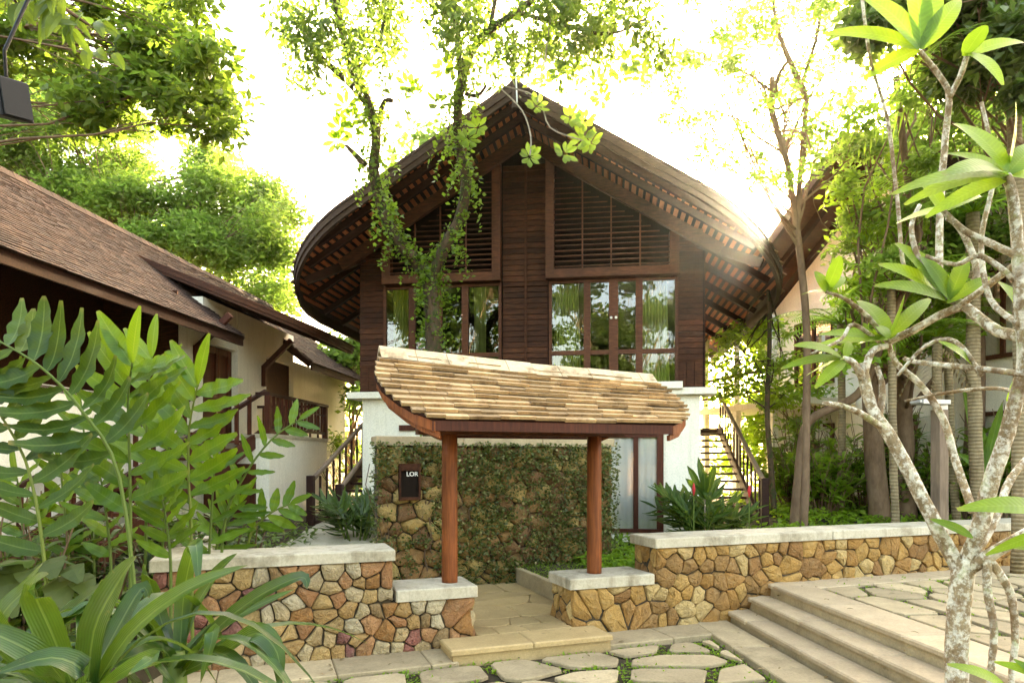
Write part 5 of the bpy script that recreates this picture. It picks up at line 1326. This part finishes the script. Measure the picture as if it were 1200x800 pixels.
# ------------------------------------------------------------------ frangipani at the right
ft = thing('frangipani_tree', 'frangipani with forked pale lichen spotted trunk beside the terrace steps', 'tree', (P(1118, 800, 3.6).x, 3.6, 0))
limbs = [([(1116, 975, 3.6), (1119, 880, 3.6), (1121, 800, 3.6), (1122, 740, 3.6), (1126, 690, 3.6), (1130, 655, 3.6)], .088, .092),
         ([(1128, 672, 3.6), (1100, 622, 3.65), (1075, 572, 3.7), (1045, 515, 3.75), (1022, 478, 3.8), (1013, 445, 3.85), (1010, 425, 3.85)], .066, .045),
         ([(1128, 672, 3.6), (1148, 618, 3.55), (1160, 570, 3.5), (1176, 520, 3.45), (1190, 470, 3.4), (1200, 420, 3.35), (1196, 350, 3.3), (1192, 280, 3.3), (1186, 225, 3.3), (1178, 205, 3.3)], .07, .035),
         ([(1132, 668, 3.6), (1160, 650, 3.5), (1195, 630, 3.4), (1230, 610, 3.3)], .06, .045),
         ([(1140, 600, 3.7), (1120, 540, 3.8), (1105, 490, 3.85), (1078, 450, 3.9), (1050, 425, 3.95), (1040, 398, 3.95)], .036, .024),
         ([(1012, 440, 3.85), (1022, 412, 3.9), (1040, 405, 3.9)], .03, .022), ([(1012, 445, 3.85), (1000, 425, 3.8), (988, 420, 3.8)], .03, .02),
         ([(1040, 505, 3.75), (1010, 485, 3.7), (985, 475, 3.65), (965, 472, 3.6)], .028, .014), ([(1030, 490, 3.8), (1034, 455, 3.85), (1028, 430, 3.9)], .026, .018),
         ([(1040, 400, 3.95), (1068, 388, 3.85), (1100, 370, 3.75), (1130, 358, 3.7)], .028, .03), ([(1215, 395, 3.3), (1170, 388, 3.5), (1130, 358, 3.7), (1112, 350, 3.75)], .05, .035),
         ([(1125, 358, 3.7), (1150, 340, 3.6), (1190, 310, 3.45), (1215, 295, 3.4)], .022, .026), ([(1112, 350, 3.75), (1090, 325, 3.8), (1075, 300, 3.85), (1068, 265, 3.9), (1078, 240, 3.9)], .032, .018),
         ([(1194, 300, 3.3), (1160, 285, 3.35), (1130, 270, 3.4), (1105, 247, 3.45)], .032, .02), ([(1215, 440, 3.3), (1150, 432, 3.5), (1080, 425, 3.8), (1060, 420, 3.9)], .022, .016),
         ([(1130, 358, 3.7), (1145, 320, 3.75), (1132, 280, 3.8), (1120, 262, 3.8), (1110, 255, 3.8)], .026, .02),
         ([(1100, 330, 4.2), (1102, 240, 4.2), (1108, 160, 4.15), (1112, 112, 4.1), (1100, 88, 4.1), (1078, 60, 4.05)], .036, .022), ([(1112, 115, 4.1), (1125, 90, 4.05), (1133, 66, 4.0)], .024, .02),
         ([(1105, 335, 4.2), (1120, 352, 4.0), (1130, 358, 3.7)], .034, .03), ([(1040, 400, 3.95), (1018, 372, 3.9), (990, 350, 3.85), (968, 342, 3.8)], .02, .012), ([(1060, 330, 4.3), (1052, 280, 4.3), (1045, 180, 4.3), (1020, 70, 4.2), (1008, -20, 4.2)], .018, .012),
         ([(1150, 470, 4.2), (1075, 430, 4.1), (1010, 440, 3.95)], .012, .012)]
limbs[-2] = ([(1100, 335, 4.2), (1062, 320, 4.3), (1052, 240, 4.3), (1040, 140, 4.25), (1020, 70, 4.2), (1008, -20, 4.2)], .018, .012)
limbs = limbs[:-1]
b = MB()
limbs += [([(1128, 672, 3.6), (1165, 610, 3.7), (1185, 560, 3.8), (1220, 520, 3.9)], .04, .03), ([(1030, 400, 3.95), (1000, 380, 3.9), (985, 398, 3.85), (950, 415, 3.8)], .018, .010),
          ([(1192, 330, 3.3), (1150, 300, 3.4), (1120, 310, 3.5), (1085, 300, 3.6)], .02, .012), ([(1150, 440, 3.5), (1120, 400, 3.6), (1085, 405, 3.7), (1052, 440, 3.75)], .018, .012),
          ([(1196, 380, 3.3), (1160, 350, 3.5), (1150, 280, 3.6), (1165, 200, 3.6), (1150, 120, 3.6)], .022, .012), ([(1215, 470, 3.4), (1170, 455, 3.6), (1110, 460, 3.8), (1060, 470, 3.9)], .016, .010)]
for i, (pts, a, c) in enumerate(limbs): q = pl(pts); kk = .61 if a > .03 else .75; b.tube(q, taper(len(q), a*kk, c*kk), 14, .07)
for rx, ry in ((1165, 700), (1190, 720)):
    q = pl([(1158, 655, 3.5), (rx-8, 690, 3.5), (rx, 740, 3.5), (rx-5, 800, 3.5), (rx-10, 900, 3.5), (rx-16, 985, 3.5)]); b.tube(q, taper(len(q), .022, .012), 9, .1)
b.build('trunk', 'bark_lichen', ft, smooth=True)
b = MB()
def FL_(bx, by, tx, ty, w, Y, dY=0, up=(0, -.8, .6), dr=.08): b.leaf(P(bx, by, Y), P(tx, ty, Y+dY), w, Vector(up).normalized(), dr, .14, 8, 'ovate')
c = (1078, 58)
for tx, ty, w in ((964, 40, .16), (1008, -5, .22), (1012, 92, .15), (1092, -30, .17), (1125, 0, .15), (1060, -40, .2), (1045, 60, .1)): FL_(*c, tx, ty, w*.82, 4.05, random.uniform(-.3, .2), (.1, -.9, .35))
for (bx, by, tx, ty, w, Y) in ((1180, 205, 1105, 205, .13, 3.3), (1182, 200, 1085, 218, .12, 3.3), (1180, 200, 1118, 145, .14, 3.3), (1180, 205, 1060, 240, .1, 3.3), (1180, 210, 1045, 228, .1, 3.3), (1180, 205, 1215, 170, .13, 3.3), (1180, 205, 1230, 215, .13, 3.3), (1180, 210, 1085, 255, .10, 3.3), (1178, 205, 1190, 120, .12, 3.4), (1180, 205, 1110, 180, .1, 3.4),
                               (1112, 352, 1050, 285, .15, 3.75), (1110, 352, 1025, 335, .12, 3.75), (1112, 350, 1132, 300, .10, 3.7), (1112, 352, 1030, 310, .15, 3.85), (1110, 355, 1160, 325, .08, 3.7), (1114, 352, 1078, 300, .12, 3.7),
                               (1040, 398, 960, 392, .10, 3.9), (1040, 396, 1006, 352, .15, 3.9), (1042, 396, 1090, 350, .10, 3.9), (1040, 398, 955, 405, .09, 3.95), (1040, 398, 1000, 405, .09, 3.85), (1040, 396, 1060, 345, .09, 3.9), (1040, 396, 1025, 380, .08, 3.8),
                               (988, 420, 930, 405, .09, 3.8), (988, 420, 915, 432, .07, 3.8), (990, 422, 955, 455, .08, 3.8), (990, 420, 995, 400, .06, 3.8), (990, 420, 945, 440, .06, 3.75),
                               (968, 342, 955, 318, .08, 3.8), (968, 342, 990, 325, .08, 3.8), (968, 342, 940, 345, .07, 3.8), (968, 342, 985, 300, .09, 3.85),
                               (1105, 247, 1050, 262, .11, 3.45), (1105, 247, 1080, 215, .12, 3.4), (1105, 247, 1150, 230, .10, 3.5), (1130, 62, 1175, 100, .11, 4.0), (1130, 66, 1155, 30, .12, 4.0), (1132, 66, 1200, 50, .13, 4.0),
                               (1215, 395, 1170, 330, .10, 3.3), (1200, 440, 1180, 470, .08, 3.4), (1150, 440, 1100, 400, .08, 3.6),
                               (1235, 600, 1122, 597, .11, 3.2), (1230, 622, 1155, 650, .06, 3.2), (1140, 630, 1090, 608, .07, 3.5), (1240, 650, 1165, 640, .05, 3.2), (1180, 805, 1110, 778, .06, 3.0), (1240, 800, 1165, 775, .06, 3.0), (1235, 810, 1188, 772, .06, 3.0)):
    FL_(bx, by, tx, ty, w*.88, Y, random.uniform(-.25, .25))
b.build('leaves', 'leaf_frangipani', ft, smooth=True)
# trees behind the photographer: they stand in the garden and mirror in the panes
for x, Y, lab in ((-9.5, -10, 'leafy garden tree standing behind the viewer to the left'), (-.5, -11.5, 'leafy garden tree standing straight behind the viewer')):
    cl = [(Vector((x+random.uniform(-4.6, 4.6), Y+random.uniform(-2, 2), random.uniform(3.5, 13))), (1.2, 1.2, .9)) for k in range(58)]
    crown_tree('garden_tree', lab, (x, Y, 0), (x, Y, 5), cl, 'leaf_dark', 130, .34, 'bark_brown', .22, 'trees behind the viewer')
# ------------------------------------------------------------------ thin haze volume added to make a glow around the sun
m, nt, n, l = newmat('haze'); pv = n.new('ShaderNodeVolumePrincipled'); o_ = n.new('ShaderNodeOutputMaterial'); l.new(pv.outputs[0], o_.inputs['Volume'])
pv.inputs['Color'].default_value = (1, .97, .9, 1); pv.inputs['Density'].default_value = .0003; pv.inputs['Anisotropy'].default_value = .94; MATS['haze'] = m
b = MB(); b.box(WF, -45, 45, -25, 60, -1.2, 26); o = b.build('haze', 'haze'); tag(o, 'thin haze volume added to spread a glow around the sun', 'haze', kind='stuff')
